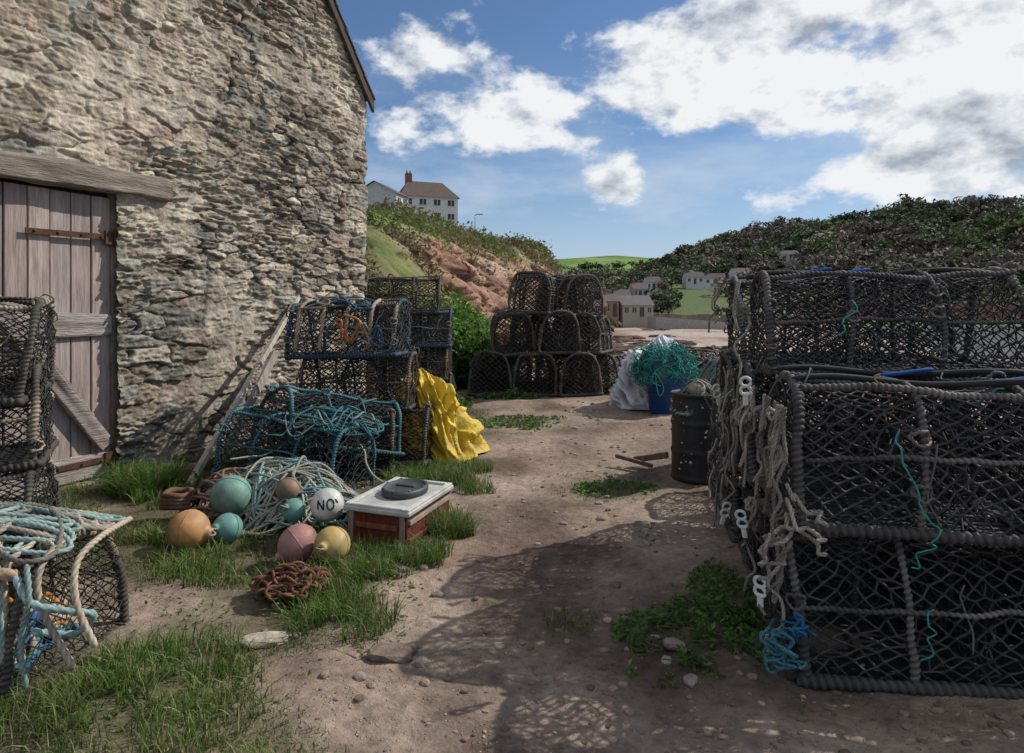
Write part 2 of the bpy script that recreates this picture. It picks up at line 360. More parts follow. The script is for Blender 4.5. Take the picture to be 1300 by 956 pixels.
def rough_beam(mb,c,size,R,col,seed,bow=0.):
    L_,T_,H_=size;nl=150;ns_=28;a=np.linspace(0,2*math.pi,ns_,endpoint=False)
    cy=np.sign(np.cos(a))*np.abs(np.cos(a))**.35;cz=np.sign(np.sin(a))*np.abs(np.sin(a))**.35
    x=np.linspace(-L_/2,L_/2,nl);Xg,Ag=np.meshgrid(x,a,indexing='ij')
    crack=-np.exp(-(((cz[None]+.2*np.sin(Xg*2+seed)-.1)/.06)**2))*.012*sstep(fbm(Xg*2+seed,Xg*0,2),-.2,.2)
    nn=1+.20*fbm(Xg*3+seed,Ag*1.2,4,3)+.10*fbm(Xg*1.2,Ag*5,3,5)
    e=np.where(np.abs(Xg)>L_/2-.03,.92,1)
    y=T_/2*cy[None]*nn*e+crack;z=H_/2*cz[None]*nn*e+bow*(Xg/L_*2)**2*-1
    V=np.stack([Xg,y,z],-1);cc=np.array(col)*(1+.5*fbm(Xg*2,Ag*8,4,2)+crack*50)[...,None]
    mb.add(V.reshape(-1,3)@R.T+c,grid_faces(nl,ns_,True),0,np.clip(cc,.02,1).reshape(-1,3))
    for q in(0,nl-1):
        vv=np.vstack([V[q],V[q].mean(0,keepdims=True)]);mb.add(vv@R.T+c,np.array([[i,(i+1)%ns_,ns_] for i in range(ns_)]),0,np.array(col)*.7)
mb=MB();wc=np.array([.35,.29,.26])
npl=7;w=(D1-D0)/npl
for k in range(npl):
    c=wc*(.72+.45*rng.random())*np.array([1,1-.06*rng.random(),1-.1*rng.random()])
    zb=.03+.03*rng.random()
    box(mb,wp(D0+w*(k+.5),(2.17+zb)/2,-.07+.004*rng.normal()),(w-.010,.028,2.17-zb),RW,0,c,.004)
box(mb,wp((D0+D1)/2,1.1,-.10),(D1-D0,.02,2.2),RW,0,(.03,.025,.02))
mb.build('plank_door',WOO,shed)
mb=MB()
for z,hh in((1.2,.17),(.14,.19)):
    rough_beam(mb,wp((D0+D1)/2,z,-.04),(D1-D0-.02,.035,hh),RW,wc*np.array([1.15,1.2,1.2]),z*7)
a=np.array([D1-.05,1.60]);b_=np.array([D0+.06,.28]);L_=np.linalg.norm(a-b_);ang=math.atan2(a[1]-b_[1],a[0]-b_[0])
R=RW@np.array([[math.cos(ang),0,-math.sin(ang)],[0,1,0],[math.sin(ang),0,math.cos(ang)]])
rough_beam(mb,wp((a[0]+b_[0])/2,(a[1]+b_[1])/2,-.008),(L_,.03,.125),R,wc*.9,3)
rough_beam(mb,wp(3.66,2.28,.03),(2.0,.13,.18),RW@roty(.03),(.27,.225,.18),11,.02)
mb.build('lintel_and_ledges',WOH,shed)
mb=MB()
box(mb,wp(D0-.02,1.1,-.12),(.05,.2,2.3),RW,0,(.22,.18,.14));box(mb,wp(D1+.02,1.1,-.12),(.05,.2,2.3),RW,0,(.22,.18,.14));box(mb,wp(3.63,0.0,-.06),(1.06,.2,.07),RW,0,(.24,.21,.17),.015)
mb.build('door_reveal',STO,shed)
mb=MB();ru=(.085,.038,.022)
for z in(1.86,.17):
    box(mb,wp(D0+.33,z,-.018),(.62,.008,.042),RW@roty(.02),0,ru,.002);box(mb,wp(D0+.03,z,-.015),(.09,.02,.11),RW,0,ru,.004)
    for q in(.1,.25,.42,.58): lump(mb,wp(D0+q,z,-.012),(.01,.01,.01),ru)
    tube(mb,np.array([wp(D0+.0,z-.07,.0),wp(D0+.0,z,0),wp(D0,z+.07,.0)]),.014,8,0,col=ru)
mb.build('strap_hinges',RUS,shed)
e1=empty('leaning_plank')
def beam(mb,a,b,w,t,col,ax=None):
    a=np.array(a,float);b=np.array(b,float);z=nz(b-a);x=nz(np.cross(z,WN if ax is None else ax));y=np.cross(z,x)
    box(mb,(a+b)/2,(w,t,np.linalg.norm(b-a)),np.stack([x,y,z],1),0,col,.004)
mb=MB();beam(mb,(-2.36,4.98,.02),(-2.20,7.05,1.46),.045,.045,(.44,.39,.32));beam(mb,(-2.33,5.35,.02),(-2.27,6.55,.90),.08,.03,(.28,.25,.22));mb.build('timbers',WOO,e1)
# ---------------------------------------------------------------- lobster pots
def hoops_f(t,h): return t*(h-1)
def make_pot(name,L,W,H,cell,rn,frame,lace,net,seed,hi=True,hoops=4,slat=(.03,.03,.032),fr=.018,pw=.62,sag=.022):
    global rng
    rng=np.random.default_rng(seed)
    mb=MB();th=np.linspace(0,math.pi,200)
    py=-W/2*np.sign(np.cos(th))*np.abs(np.cos(th))**pw;pz=H*np.sin(th)**pw
    al=np.concatenate([[0],np.cumsum(np.hypot(np.diff(py),np.diff(pz)))]);TL=al[-1]
    def prof(s,ins=0.):
        y=np.interp(s,al,py);z=np.interp(s,al,pz)
        e=.01;ty=np.interp(s+e,al,py)-np.interp(s-e,al,py);tz=np.interp(s+e,al,pz)-np.interp(s-e,al,pz);l=np.hypot(ty,tz)+1e-9
        ny,nzz=-tz/l,ty/l
        return y+ny*ins,z+nzz*ins,ny,nzz
    dx=cell/2;ds=cell/2*.75
    nx=int(round(L/dx));ns_=int(round(TL/ds));dx=L/nx;ds=TL/ns_
    I,J=np.meshgrid(np.arange(nx+1),np.arange(ns_+1),indexing='ij')
    x=-L/2+I*dx+rng.normal(0,.11*cell,I.shape)*((I>0)&(I<nx));s=J*ds+rng.normal(0,.09*cell,I.shape)*((J>0)&(J<ns_))
    x=x+.04*fbm(x*4+seed,s*4,2)*((I>0)&(I<nx));s=s+.04*fbm(x*3+seed+9,s*5,2)*((J>0)&(J<ns_))
    hb=np.abs(np.sin(np.pi*hoops_f(I/nx,hoops)))
    ins=-.004-sag*hb*(.5+vnoise(x*6+seed,s*6))
    y,z,ny,nzz=prof(s,ins);P=np.stack([x,y,z+.015],-1);Nn=np.stack([0*x,ny,nzz],-1)
    ok=(I+J)%2==0
    def em(di,dj):
        i0,i1=(0,nx) if di>0 else (1,nx+1)
        m=ok[i0:i1,:ns_];a=P[i0:i1,:ns_][m];b=P[i0+di:i1+di,1:][m];n=Nn[i0:i1,:ns_][m]
        k=rng.random(len(a))>.015
        c=np.array(net)*(.6+.9*rng.random((k.sum(),1)))
        strands(mb,a[k],b[k],n[k],rn,0,c,hi)
    em(1,1);em(-1,1)
    for xe,bul in((-L/2,-.01),(L/2,.01),(-L*.05,.1)):
        ny_=int(W/(cell*.5));nz_=int(H/(cell*.42))
        A,B=np.meshgrid(np.arange(ny_+1),np.arange(nz_+1),indexing='ij')
        yy=-W/2+A*W/ny_+rng.normal(0,.08*cell,A.shape);zz=B*H/nz_+rng.normal(0,.07*cell,A.shape)
        zm=np.interp(np.clip(yy,-W/2,W/2),py,pz);kp=(zz<zm+.02)&((A+B)%2==0);zz=np.minimum(zz,zm);yy=np.clip(yy,-W/2,W/2)
        rr=np.exp(-((yy/(W*.3))**2+((zz-H*.5)/(H*.3))**2))
        Q=np.stack([xe+bul*(1+1.5*rr)+.01*rng.normal(size=A.shape),yy,zz+.01],-1)
        for di in(1,-1):
            i0,i1=(0,ny_) if di>0 else (1,ny_+1)
            m=kp[i0:i1,:nz_]&kp[i0+di:i1+di,1:]
            a=Q[i0:i1,:nz_][m];b=Q[i0+di:i1+di,1:][m]
            if len(a): strands(mb,a,b,np.broadcast_to([1.,0,0],a.shape),rn,0,np.array(net)*(.7+.5*rng.random((len(a),1))),False)
    pit=.022 if hi else .035;q=5 if hi else 4
    fc=np.array(frame);lc=np.array(lace)
    def col(P_,base=fc):
        n=len(P_);o=rng.random()*60;t=sstep(fbm(np.arange(n)*pit/q*3+o,np.zeros(n)+o,3),.05,.35)[:,None]
        return base*(1-t*.8)+lc*t*.8
    def wob(P_,a):
        n=len(P_);o=rng.random()*40;q_=np.arange(n)*pit/q
        return P_+a*np.stack([fbm(q_*7+o,q_*0+1,2),fbm(q_*7+o,q_*0+9,2),fbm(q_*7+o,q_*0+17,2)],1)
    def rad(P_,r): return r*(1+.32*fbm(np.arange(len(P_))*.045+rng.random()*30,np.zeros(len(P_))+rng.random()*30,3))
    for k in range(hoops):
        xx=-L/2+L*k/(hoops-1);s_=np.linspace(0,TL,80);y,z,_,_=prof(s_,.006*np.sin(s_*7+k+seed))
        Pp=wob(resample(np.stack([xx+.018*np.sin(s_*5+k*2+seed),y,z+.02],-1),pit/q),.012);r=fr if k in(0,hoops-1) else fr*.72
        tube(mb,Pp,rad(Pp,r),7,1,1,.18,2*math.pi/pit,col(Pp),.5)
    for a in(.18,.36,.5,.64,.82):
        y,z,_,_=prof(np.array([TL*a]),.002);xs=np.linspace(-L/2,L/2,30)
        Pp=wob(resample(np.stack([xs,y[0]+.008*np.sin(xs*9+a*30),z[0]+.02+.012*np.sin(xs*7+a*9)],-1),pit/q),.012)
        tube(mb,Pp,rad(Pp,fr*(.8 if a in(.36,.64) else .5)),7,1,1,.18,2*math.pi/pit,col(Pp),.5)
    c=[(-L/2-.01,-W/2-.01,.022),(L/2+.01,-W/2-.01,.022),(L/2+.01,W/2+.01,.022),(-L/2-.01,W/2+.01,.022),(-L/2-.01,-W/2-.01,.022)]
    Pp=resample(c,pit/q);tube(mb,Pp,rad(Pp,fr*1.25),8,1,1,.13,2*math.pi/(pit*1.3),np.array(frame)*.8+0*Pp,.3)
    nb=12
    for k in range(nb):
        box(mb,(0,-W/2+W*(k+.5)/nb,.018),(L,.026,.012),None,2,np.array(slat)*(.7+.6*rng.random()))
    for k in range(7):
        box(mb,(-L/2+L*(k+.5)/7,0,.03),(.02,W,.008),None,2,slat)
    for k in range(14):
        a=rng.random()*TL;y,z,ny_,n2=prof(np.array([a]),.012);xx=-L/2+L*rng.integers(0,hoops)/(hoops-1)
        c0=np.array([xx,y[0],z[0]+.02]);P_=c0+np.array([[math.sin(t)*.03,ny_[0]*.02*math.cos(2*t),math.cos(t)*.025+n2[0]*.01] for t in np.linspace(0,9,40)])
        P_+= rng.normal(0,.003,P_.shape);tube(mb,P_,.0055,6,1,col=lc*(.6+.6*rng.random()))
    for k in range(6 if hi else 3):
        a=TL*(.2+.6*rng.random());y,z,ny_,n2=prof(np.array([a]),.02);xx=L*(rng.random()-.5)
        c0=np.array([xx,y[0],z[0]+.02]);pts=[c0];d=rng.normal(0,.03,3)
        for i in range(5): d=d*.7+rng.normal(0,.015,3)+np.array([0,ny_[0]*.008,-.018]);pts.append(pts[-1]+d)
        tube(mb,catmull(pts,5),.0035,5,1,col=(.03,.2,.18) if k%3==0 else lc*.7)
    return mb.build(name,[FIB,FIB,RUB],mesh_only=True)
BK=(.048,.045,.045);DG=(.072,.066,.062);TE=(.04,.115,.135);BL=(.035,.068,.105);TA=(.22,.165,.115)
potR=[make_pot('lobster_pot_black_%d'%i,1.15,.62,.5,.068,.0042,DG,(.17,.155,.14),BK,20+i,pw=.55,sag=.03) for i in range(3)]
potL=[make_pot('lobster_pot_blue',.92,.55,.46,.06,.0038,BL,TA,(.04,.048,.052),31,fr=.016),
      make_pot('lobster_pot_tan',.92,.55,.46,.06,.0038,(.07,.062,.055),(.2,.15,.1),(.045,.04,.034),32,fr=.016),
      make_pot('lobster_pot_teal',.95,.58,.46,.07,.0036,TE,(.07,.17,.19),(.03,.035,.036),33,fr=.014)]
potM=[make_pot('lobster_pot_brown_%d'%i,1.0,.62,.62,.085,.006,(.085,.074,.065),(.19,.16,.13),(.06,.053,.046),40+i,hi=False,hoops=4,fr=.021,pw=(.6,.5,.68)[i],sag=.05) for i in range(3)]
potN=make_pot('lobster_pot_near',.95,.62,.48,.06,.003,(.07,.06,.05),(.36,.29,.2),(.035,.033,.03),51)
rng=np.random.default_rng(99)
def pot(me,loc,yaw,tilt=(0,0),flip=False,sc=1):
    return place('lobster_pot',me,loc,(tilt[0],tilt[1],yaw+(math.pi if flip else 0)),(sc,sc,sc))
O=np.array([.98,2.4,0]);ex=np.array([.984,-.177,0]);ey=np.array([.177,.984,0]);yaw0=-.178
k=0
for row,(b,tiers) in enumerate(((.33,2),(1.02,3),(1.70,3),(2.35,1))):
    for t in range(tiers):
        for cidx in range(2 if row<3 else 1):
            if cidx==1 and t==2: continue
            s_=.91 if t==2 else 1
            p=O+ex*(.60+1.24*cidx+rng.normal(0,.022)+(-.02 if t==2 else 0))+ey*(b+rng.normal(0,.015))+UP*(.0+.505*t)
            pot(potR[(k*2+row)%3],p,yaw0+rng.normal(0,.03),(rng.normal(0,.015),rng.normal(0,.015)),rng.random()<.5,s_);k+=1
pot(potL[1],(-1.16,6.05,0),-.15);pot(potL[1],(-1.32,6.02,.45),-.05,(0,.02),True);pot(potL[0],(-1.40,5.98,.90),-.12,(0,-.03))
pot(potL[1],(-1.62,6.45,0),.3);pot(potL[1],(-1.45,5.6,.0),.12)
pot(potL[2],(-1.60,4.98,.04),-.35,(-.12,.10));pot(potL[2],(-1.42,5.30,.16),.75,(.30,-.22),True)
for i,(x,y) in enumerate(((-1.25,8.9),(-1.3,8.9),(-1.27,8.85),(-1.42,8.9))): pot(potL[1] if i!=2 else potL[0],(x,y,.42*i),.05*(i-1),(0,0),i%2)
for i in range(3): pot(potL[1],(-1.35,9.6,.43*i),-.1+.1*i)
for j_,(x,y,z,yw) in enumerate(((-.27,10.95,0,1.45),(.37,10.9,0,1.6),(1.0,10.9,0,1.7),(1.62,11.35,0,1.2),(0.02,10.98,.63,1.62),(.66,10.92,.63,1.75),(1.26,11.1,.62,1.25),(.36,10.95,1.25,1.35),(.95,11.25,1.22,1.9),(.0,12.1,0,1.57),(.7,12.1,0,1.57),(1.35,12.3,0,1.5),(.35,12.1,.63,1.6),(1.0,12.15,.63,1.5),(.7,12.1,1.25,1.6))):
    pot(potM[j_%3],(x+rng.normal(0,.03),y,z),yw,(rng.normal(0,.03),rng.normal(0,.04)),rng.random()<.5,rng.uniform(.97,1.05))
pot(potN,(-2.10,2.62,-.03),-.12,(0,0),False,.93);pot(potN,(-2.92,3.42,0),.35);pot(potN,(-2.96,3.5,.47),.5,(0,.08),True);pot(potN,(-3.02,3.5,.90),.4,(.05,.12));pot(potN,(-3.05,2.6,.0),.1)
# ---------------------------------------------------------------- ropes
def hang(mb,a,b,sag,r,col,n=7,wob=.02):
    a=np.array(a,float);b=np.array(b,float);t=np.linspace(0,1,n)[:,None]
    P=a+(b-a)*t-UP*sag*4*t*(1-t)+rng.normal(0,wob,(n,3))*(t*(1-t)*4);rope(mb,catmull(P,8),r,col)
mb=MB();cream=np.array([.32,.29,.245])
def LF(b,z,o=.035): return O+ey*b+UP*z-ex*o
for i in range(36):
    b=[.03,.1,.3,.55,.62,.95,1.3,1.65,1.9][i%9]+rng.normal(0,.05);z=rng.choice([.5,.98,.98,1.45]) if b>.7 else rng.choice([.5,.97,.97])
    ln=rng.uniform(.15,.5);z2=max(.05,z-ln)
    hang(mb,LF(b,z,.03),LF(b+rng.normal(0,.05),z2,.05+.04*rng.random()),0,.0062,cream*(.35+.75*rng.random()),7,.022)
    if rng.random()<.5:
        hang(mb,LF(b,z,.04),LF(b+rng.normal(.05,.08),z-.03,.04),ln*.55,.0062,cream*(.35+.75*rng.random()),7,.015)
for b,z in ((.06,.93),(.08,.48),(.35,.9),(.75,1.3),(1.35,1.3),(.6,.45),(1.0,.85),(1.7,1.3)):
    c=LF(b,z,.045);P=c+rng.normal(0,.015,(12,3));rope(mb,catmull(P,6),.0062,cream*(.4+.6*rng.random()))
for b,z,c in((-.06,.55,cream*1.1),(-.05,.5,cream*.8),(-.08,.6,cream*.9)):
    hang(mb,O+ey*(-.02)+UP*(z+.1)-ex*.02,O-ey*.08+ex*.10+UP*(z-.02),.03,.007,c)
    hang(mb,O-ey*.02+UP*z,O-ey*.05-ex*.12+UP*(z-.13),.02,.007,c)
mb.build('bridle_rope_tangle',FIB)
for i,(b,z) in enumerate(((.34,.98),(.02,.30),(.42,.42),(.98,.30),(1.3,.85))):
    mb=MB();a=np.linspace(0,2*math.pi,17)
    for cz in(0,.03): tube(mb,np.stack([.016*np.cos(a),0*a,cz+.016*np.sin(a)],1),.0055,8,0,col=(.68,.67,.62))
    box(mb,(0,0,-.03),(.018,.008,.045),None,0,(.68,.67,.62),.003);p=LF(b,z,.10)
    o_=mb.build('plastic_rope_tag',PLA);o_.location=p;o_.scale=(1.2,1.2,1.2);o_.rotation_euler=(.2,.5*math.sin(i*3),-.3+.5*math.sin(i*5))
mb=MB()
for (a,b,z,c) in ((.10,-.05,.20,(.02,.10,.2)),(.05,-.06,.10,(.05,.18,.21)),(.02,-.05,.16,(.05,.15,.18))):
    for q in range(3):
        c0=O+ex*(a-.08)-ey*.05+UP*z;P=c0+rng.normal(0,.030,(8,3));tube(mb,resample(catmull(P,6),.006),.005,7,0,3,.15,200,c,.3)
for (a,b,z,ln,c) in ((.35,.02,.9,.25,(.03,.25,.20)),(.42,.0,.62,.15,(.03,.25,.20)),(.45,.0,.3,.18,(.03,.25,.20)),(.40,.72,1.35,.16,(.03,.28,.22)),(.35,.2,1.07,.12,(.38,.22,.06))):
    c0=O+ex*a-ey*.03+ey*b+UP*z;P=[c0]
    for i in range(9): P.append(P[-1]+np.array([rng.normal(0,.02),rng.normal(0,.01)-.004,-ln/9+rng.normal(0,.01)]))
    tube(mb,catmull(P,5),.003,6,0,col=c)
for (a,b,z) in ((.5,1.1,1.48),(.9,1.2,1.48),(.3,1.0,1.48),(.55,.5,1.04),(.9,.3,1.035),(1.0,.55,1.04)):
    c0=O+ex*a+ey*b+UP*z;P=[c0+ex*t+ey*.03*math.sin(9*t+a*9)+UP*(.012+.012*math.sin(14*t)) for t in np.linspace(-.10,.10,9)];tube(mb,catmull(P,4),.008,8,0,col=(.02,.09,.36))
for (b,z) in((.2,1.04),(.5,1.05),(1.3,1.48),(1.0,1.48)):
    P=[O+ex*t+ey*(b+.05*math.sin(5*t))+UP*(z+.012*math.sin(9*t)) for t in np.linspace(.05,1.1,14)];tube(mb,catmull(P,4),.012,8,0,col=(.025,.025,.028))
mb.build('coloured_twine',FIB)
def heap(mb,c,rx,ry,hh,n,r,cols,loops=5,hi=True):
    for i in range(n):
        t=np.linspace(0,2*math.pi*(1+rng.random()*loops/3),int(26+loops*6));k=rng.random(6)*6.28;f=rng.uniform(.6,2.6,4)
        x=rx*(.62*np.cos(t*f[0]+k[0])+.38*np.cos(t*f[1]*2+k[1]));y=ry*(.62*np.sin(t*f[0]+k[2])+.38*np.sin(t*f[2]*2+k[3]))
        q=np.clip(1-(x/rx)**2-(y/ry)**2,0,1)**.6
        z=hh*q*(.55+.45*rng.random())+.012+.03*(1+np.sin(t*3+k[4]))*q+.01
        rope(mb,catmull(np.stack([c[0]+x,c[1]+y,c[2]+z],1),5),r,np.array(cols[i%len(cols)])*(.65+.6*rng.random()),.3,hi=hi)
pale=[(.26,.31,.27),(.36,.33,.26),(.13,.24,.23),(.30,.27,.22),(.40,.38,.32)]
mb=MB();heap(mb,(-1.45,4.35,0),.46,.32,.30,15,.0075,pale);heap(mb,(-1.2,4.15,0),.38,.25,.15,8,.007,pale);heap(mb,(-1.75,4.3,0),.3,.25,.28,5,.009,[(.22,.15,.1),(.3,.22,.15)])
hang(mb,(-1.2,5.0,.5),(-.85,4.6,.15),.1,.007,pale[1]);hang(mb,(-1.9,4.6,.3),(-1.3,5.0,.5),.05,.007,pale[0]);hang(mb,(-1.7,4.95,.45),(-1.05,5.3,.62),.03,.007,pale[2])
mb.build('rope_heap',FIB)
mb=MB();heap(mb,(-1.35,5.0,.42),.42,.28,.12,7,.006,[(.035,.12,.14),(.22,.23,.2),(.05,.14,.16)]);mb.build('teal_rope_tangle',FIB)
mb=MB();heap(mb,(-1.45,5.9,1.3),.38,.22,.05,4,.008,[(.25,.2,.15),(.04,.10,.16)]);
for i in range(5):
    xx=-1.8+i*.2;P=[(xx,5.68-.02,.98),(xx+.02,5.67,1.15),(xx+.03,5.72,1.32),(xx+.05,5.9,1.39),(xx+.04,6.1,1.38)];rope(mb,catmull(P,8),.016,(.32,.25,.18))
for i in range(4):
    c0=np.array([-1.4+.1*i,5.63,1.12]);P=c0+rng.normal(0,.05,(7,3))*np.array([1,.2,1.2]);rope(mb,catmull(P,8),.010,[(.42,.14,.04),(.36,.17,.06),(.3,.25,.18),(.05,.12,.2)][i])
mb.build('hauling_rope',FIB)
mb=MB()
for i in range(9):
    y0=2.32+rng.random()*.05;x0=-2.5+i*.11;P=[(x0,2.9,.42),(x0+.08,2.55,.455),(x0+.1,y0+.02,.42),(x0+.13,y0-.03,.30),(x0+.16+rng.normal(0,.05),y0-.05,.16-.1*rng.random())];rope(mb,catmull(P,8),.011,np.array([.33,.27,.2])*(.6+.6*rng.random()))
P=[(-2.5,2.34,.42),(-2.3,2.31,.435),(-2.0,2.29,.42),(-1.8,2.27,.43),(-1.66,2.3,.41)];rope(mb,catmull(P,8),.019,(.34,.23,.155))
P=[(-1.68,2.30,.42),(-1.6,2.27,.33),(-1.5,2.32,.28),(-1.46,2.38,.24),(-1.52,2.37,.18),(-1.62,2.3,.22)];rope(mb,catmull(P,8),.012,(.24,.35,.33))
for i in range(4):
    P=[(-1.95+.1*i,2.32,.44),(-1.9+.1*i,2.26,.34),(-1.82+.06*i,2.28,.2),(-1.78+.05*i,2.29,.03)];rope(mb,catmull(P,8),.009,(.20,.29,.27) if i!=1 else (.36,.33,.27))
heap(mb,(-2.05,2.6,.42),.45,.28,.05,8,.009,[(.22,.30,.27),(.34,.29,.22),(.2,.18,.15)])
mb.build('draped_rope',FIB)
mb=MB()
heap(mb,(-2.1,2.6,.03),.38,.22,.25,12,.012,[(.40,.18,.04),(.04,.12,.24),(.34,.28,.2),(.05,.2,.22)],hi=False);mb.build('rope_coil',FIB)
# ---------------------------------------------------------------- buoys
def buoy(x,y,r,col,nub=True,tilt=(0,0),z=None,elong=1.0,letters=False):
    mb=MB();a=np.linspace(-math.pi/2,math.pi/2,28);pr=[(max(1e-3,r*math.cos(t)),r*elong*math.sin(t)) for t in a]
    if nub:
        pr=[p for p in pr if not(p[1]>0 and p[0]<r*.3)];zt=pr[-1][1];pr+=[(r*.27,zt+r*.1),(r*.26,zt+r*.22),(r*.2,zt+r*.27),(r*.09,zt+r*.27),(r*.09,zt+r*.1),(.001,zt+r*.08)]
    R=rotz(rng.random()*6)@rotx(tilt[0])@roty(tilt[1]);cc=np.array(col)
    def fn(V):
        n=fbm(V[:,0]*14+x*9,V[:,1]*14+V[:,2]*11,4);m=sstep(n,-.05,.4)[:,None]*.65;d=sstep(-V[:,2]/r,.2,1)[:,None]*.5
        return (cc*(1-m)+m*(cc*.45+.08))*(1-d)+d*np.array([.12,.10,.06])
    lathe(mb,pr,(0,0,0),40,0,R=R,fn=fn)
    if nub:
        t=np.linspace(0,2*math.pi,40);tube(mb,np.stack([r*1.0*np.cos(t),r*1.0*np.sin(t),0*t],1)@R.T,.003,6,0,col=cc*.7)
        zt=r*elong*1.18;P=np.stack([.02*np.cos(t),0*t,zt+.02*np.sin(t)],1)@R.T
        tube(mb,P,.005,6,0,col=(.3,.28,.22))
    if letters:
        f=nz(np.array([-x,-y,1.0]));rt=nz(np.cross(UP,f));up=np.cross(f,rt)
        def st(pts):
            Q=[]
            for (u,v) in resample(np.array([(a_,b_,0) for a_,b_ in pts]),.06)[:,:2]: Q.append(nz(f+rt*u+up*v)*r*1.0)
            tube(mb,np.array(Q),.005,6,0,col=(.02,.02,.02))
        st([(-.62,-.3),(-.62,.35),(-.22,-.3),(-.22,.35)]);t=np.linspace(0,2*math.pi,14);st([(.2+.22*math.cos(q),.02+.33*math.sin(q)) for q in t])
        st([(.55,.4),(.75,.1)])
    o=mb.build('fishing_buoy',PLA);o.location=(x,y,(gz(x,y)+r*elong*.93) if z is None else z);return o
buoy(-1.76,3.72,.108,(.50,.26,.10),tilt=(1.8,.9));buoy(-1.68,4.08,.118,(.16,.31,.26),tilt=(1.2,.5),z=.2);buoy(-1.60,3.84,.082,(.13,.28,.25),tilt=(1.3,.2))
buoy(-1.24,3.88,.066,(.12,.30,.26),tilt=(1.1,.1),z=.17);buoy(-1.05,3.88,.094,(.62,.61,.56),nub=False,z=.20,letters=True);buoy(-1.13,3.60,.095,(.47,.21,.19),tilt=(2.2,.5),elong=1.1)
buoy(-.93,3.53,.093,(.46,.33,.12),tilt=(1.4,.4));buoy(-1.35,4.12,.075,(.25,.16,.10),tilt=(1.4,.4),z=.22)
def torus(mb,c,R0,r,R=None,col=(.1,.05,.03),sx=1,mat=0,seg=20):
    a=np.linspace(0,2*math.pi,seg+1);P=np.stack([R0*sx*np.cos(a),R0*np.sin(a),0*a],1)
    if R is not None:P=P@R.T
    tube(mb,P+np.array(c),r,8,mat,col=col)
mb=MB()
for i in range(4): 
    t=np.linspace(0,2*math.pi,30);c=np.array([-2.08,4.25,.10+.022*i]);P=c+np.stack([(.085-.004*i)*np.cos(t),(.085)*np.sin(t),.006*np.sin(3*t)],1);tube(mb,P,.02,8,0,col=np.array([.17,.09,.055])*(.8+.3*rng.random()))
mb.build('rusty_shackle_ring',RUS)
mb=MB()
for i in range(120):
    a=rng.random()*6.28;q=rng.random()**.6;x=-1.02+.17*q*math.cos(a);y=3.16+.16*q*math.sin(a);z=.03+.10*(1-q)*rng.random()+.01
    torus(mb,(x,y,z),.022,.0065,rotz(rng.random()*6)@rotx(rng.random()*3),np.array([.14,.065,.035])*(.6+.7*rng.random()),1.5,seg=12)
mb.build('rusty_chain',RUS)
# ---------------------------------------------------------------- hatch box
hb=empty('boat_hatch_box',(-.66,4.05,.0),(0,.03,-.30));hb.scale=(.92,.92,.98)
mb=MB();box(mb,(0,0,.10),(.40,.66,.19),None,0,(.12,.034,.022),.006)
for s in(-1,1):
    box(mb,(s*.17,-.334,.10),(.035,.012,.18),None,0,(.25,.20,.16),.003);box(mb,(s*.206,0,.15),(.014,.62,.03),None,0,(.30,.27,.22),.003)
    box(mb,(s*.206,0,.05),(.012,.62,.02),None,0,(.2,.07,.05),.003)
box(mb,(.0,-.336,.12),(.28,.01,.03),None,0,(.20,.07,.045),.002)
mb.build('box_sides',WOO,hb)
mb=MB();box(mb,(0,0,.205),(.44,.70,.028),None,0,(.40,.40,.37),.008);
for s in(-1,1): box(mb,(s*.195,0,.225),(.035,.68,.016),None,0,(.46,.46,.42),.004);box(mb,(0,s*.32,.225),(.35,.035,.016),None,0,(.46,.46,.42),.004)
mb.build('lid',PLN,hb)
mb=MB();pr=[(.001,.0),(.135,.0),(.14,.012),(.14,.035),(.13,.045),(.12,.045),(.115,.036),(.07,.036),(.001,.037)]
lathe(mb,pr,(.0,.05,.219),40,0,(.05,.054,.058),R=np.diag([1.,1.4,1.]))
for a in range(8): lump(mb,(.13*math.cos(a*.785),.05+.18*math.sin(a*.785),.268),(.007,.007,.004),(.2,.2,.2))
box(mb,(0,.05,.26),(.13,.02,.012),None,0,(.05,.05,.055),.004)
mb.build('hatch_cover',RUB,hb)
# ---------------------------------------------------------------- sacks
def sack(name,c,rx,ry,h,col,lean=(0,0),seed=0,mat=CLO,pw=.75,foldamp=.22,skirt=.0):
    na_,nh=180,130;a=np.linspace(0,2*math.pi,na_,endpoint=False);t=np.linspace(0,1,nh);A,T=np.meshgrid(a,t,indexing='ij');A=A.T;T=T.T
    ca,sa=np.cos(A),np.sin(A)
    rad=(1-T**1.6)**pw*(1+.10*T)+skirt*np.exp(-T*9)
    rad=rad*(1+foldamp*.8*fbm(ca*1.3+seed,sa*1.3+T*1.6,2,1))
    x=rx*rad*ca+lean[0]*T**.8;y=ry*rad*sa+lean[1]*T;z=h*T+.01
    def ridge(s,k,o=3): 
        n=fbm(x*s+z*s*.6+seed*3.1+ca*.8,y*s-z*s*.9+sa*.8+k*7,o,k);return 1-np.abs(n)*3.2
    d=foldamp*(.11*ridge(4.,1,2)+.07*ridge(8.,3,2)+.03*ridge(17.,5,2))-foldamp*.08
    d=d*np.clip(T*12,0.15,1)*np.clip((1-T)*8,.3,1)
    x=x+d*ca;y=y+d*sa;z=z+d*.8*T+.05*fbm(x*9,y*9,2,4)*T
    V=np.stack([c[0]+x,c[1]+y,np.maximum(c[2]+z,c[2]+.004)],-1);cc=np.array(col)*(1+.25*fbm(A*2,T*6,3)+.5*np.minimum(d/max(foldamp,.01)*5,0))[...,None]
    mb=MB();mb.add(V,grid_faces(nh,na_,True),0,np.clip(cc,.01,1).reshape(-1,3));return mb.build(name,mat)
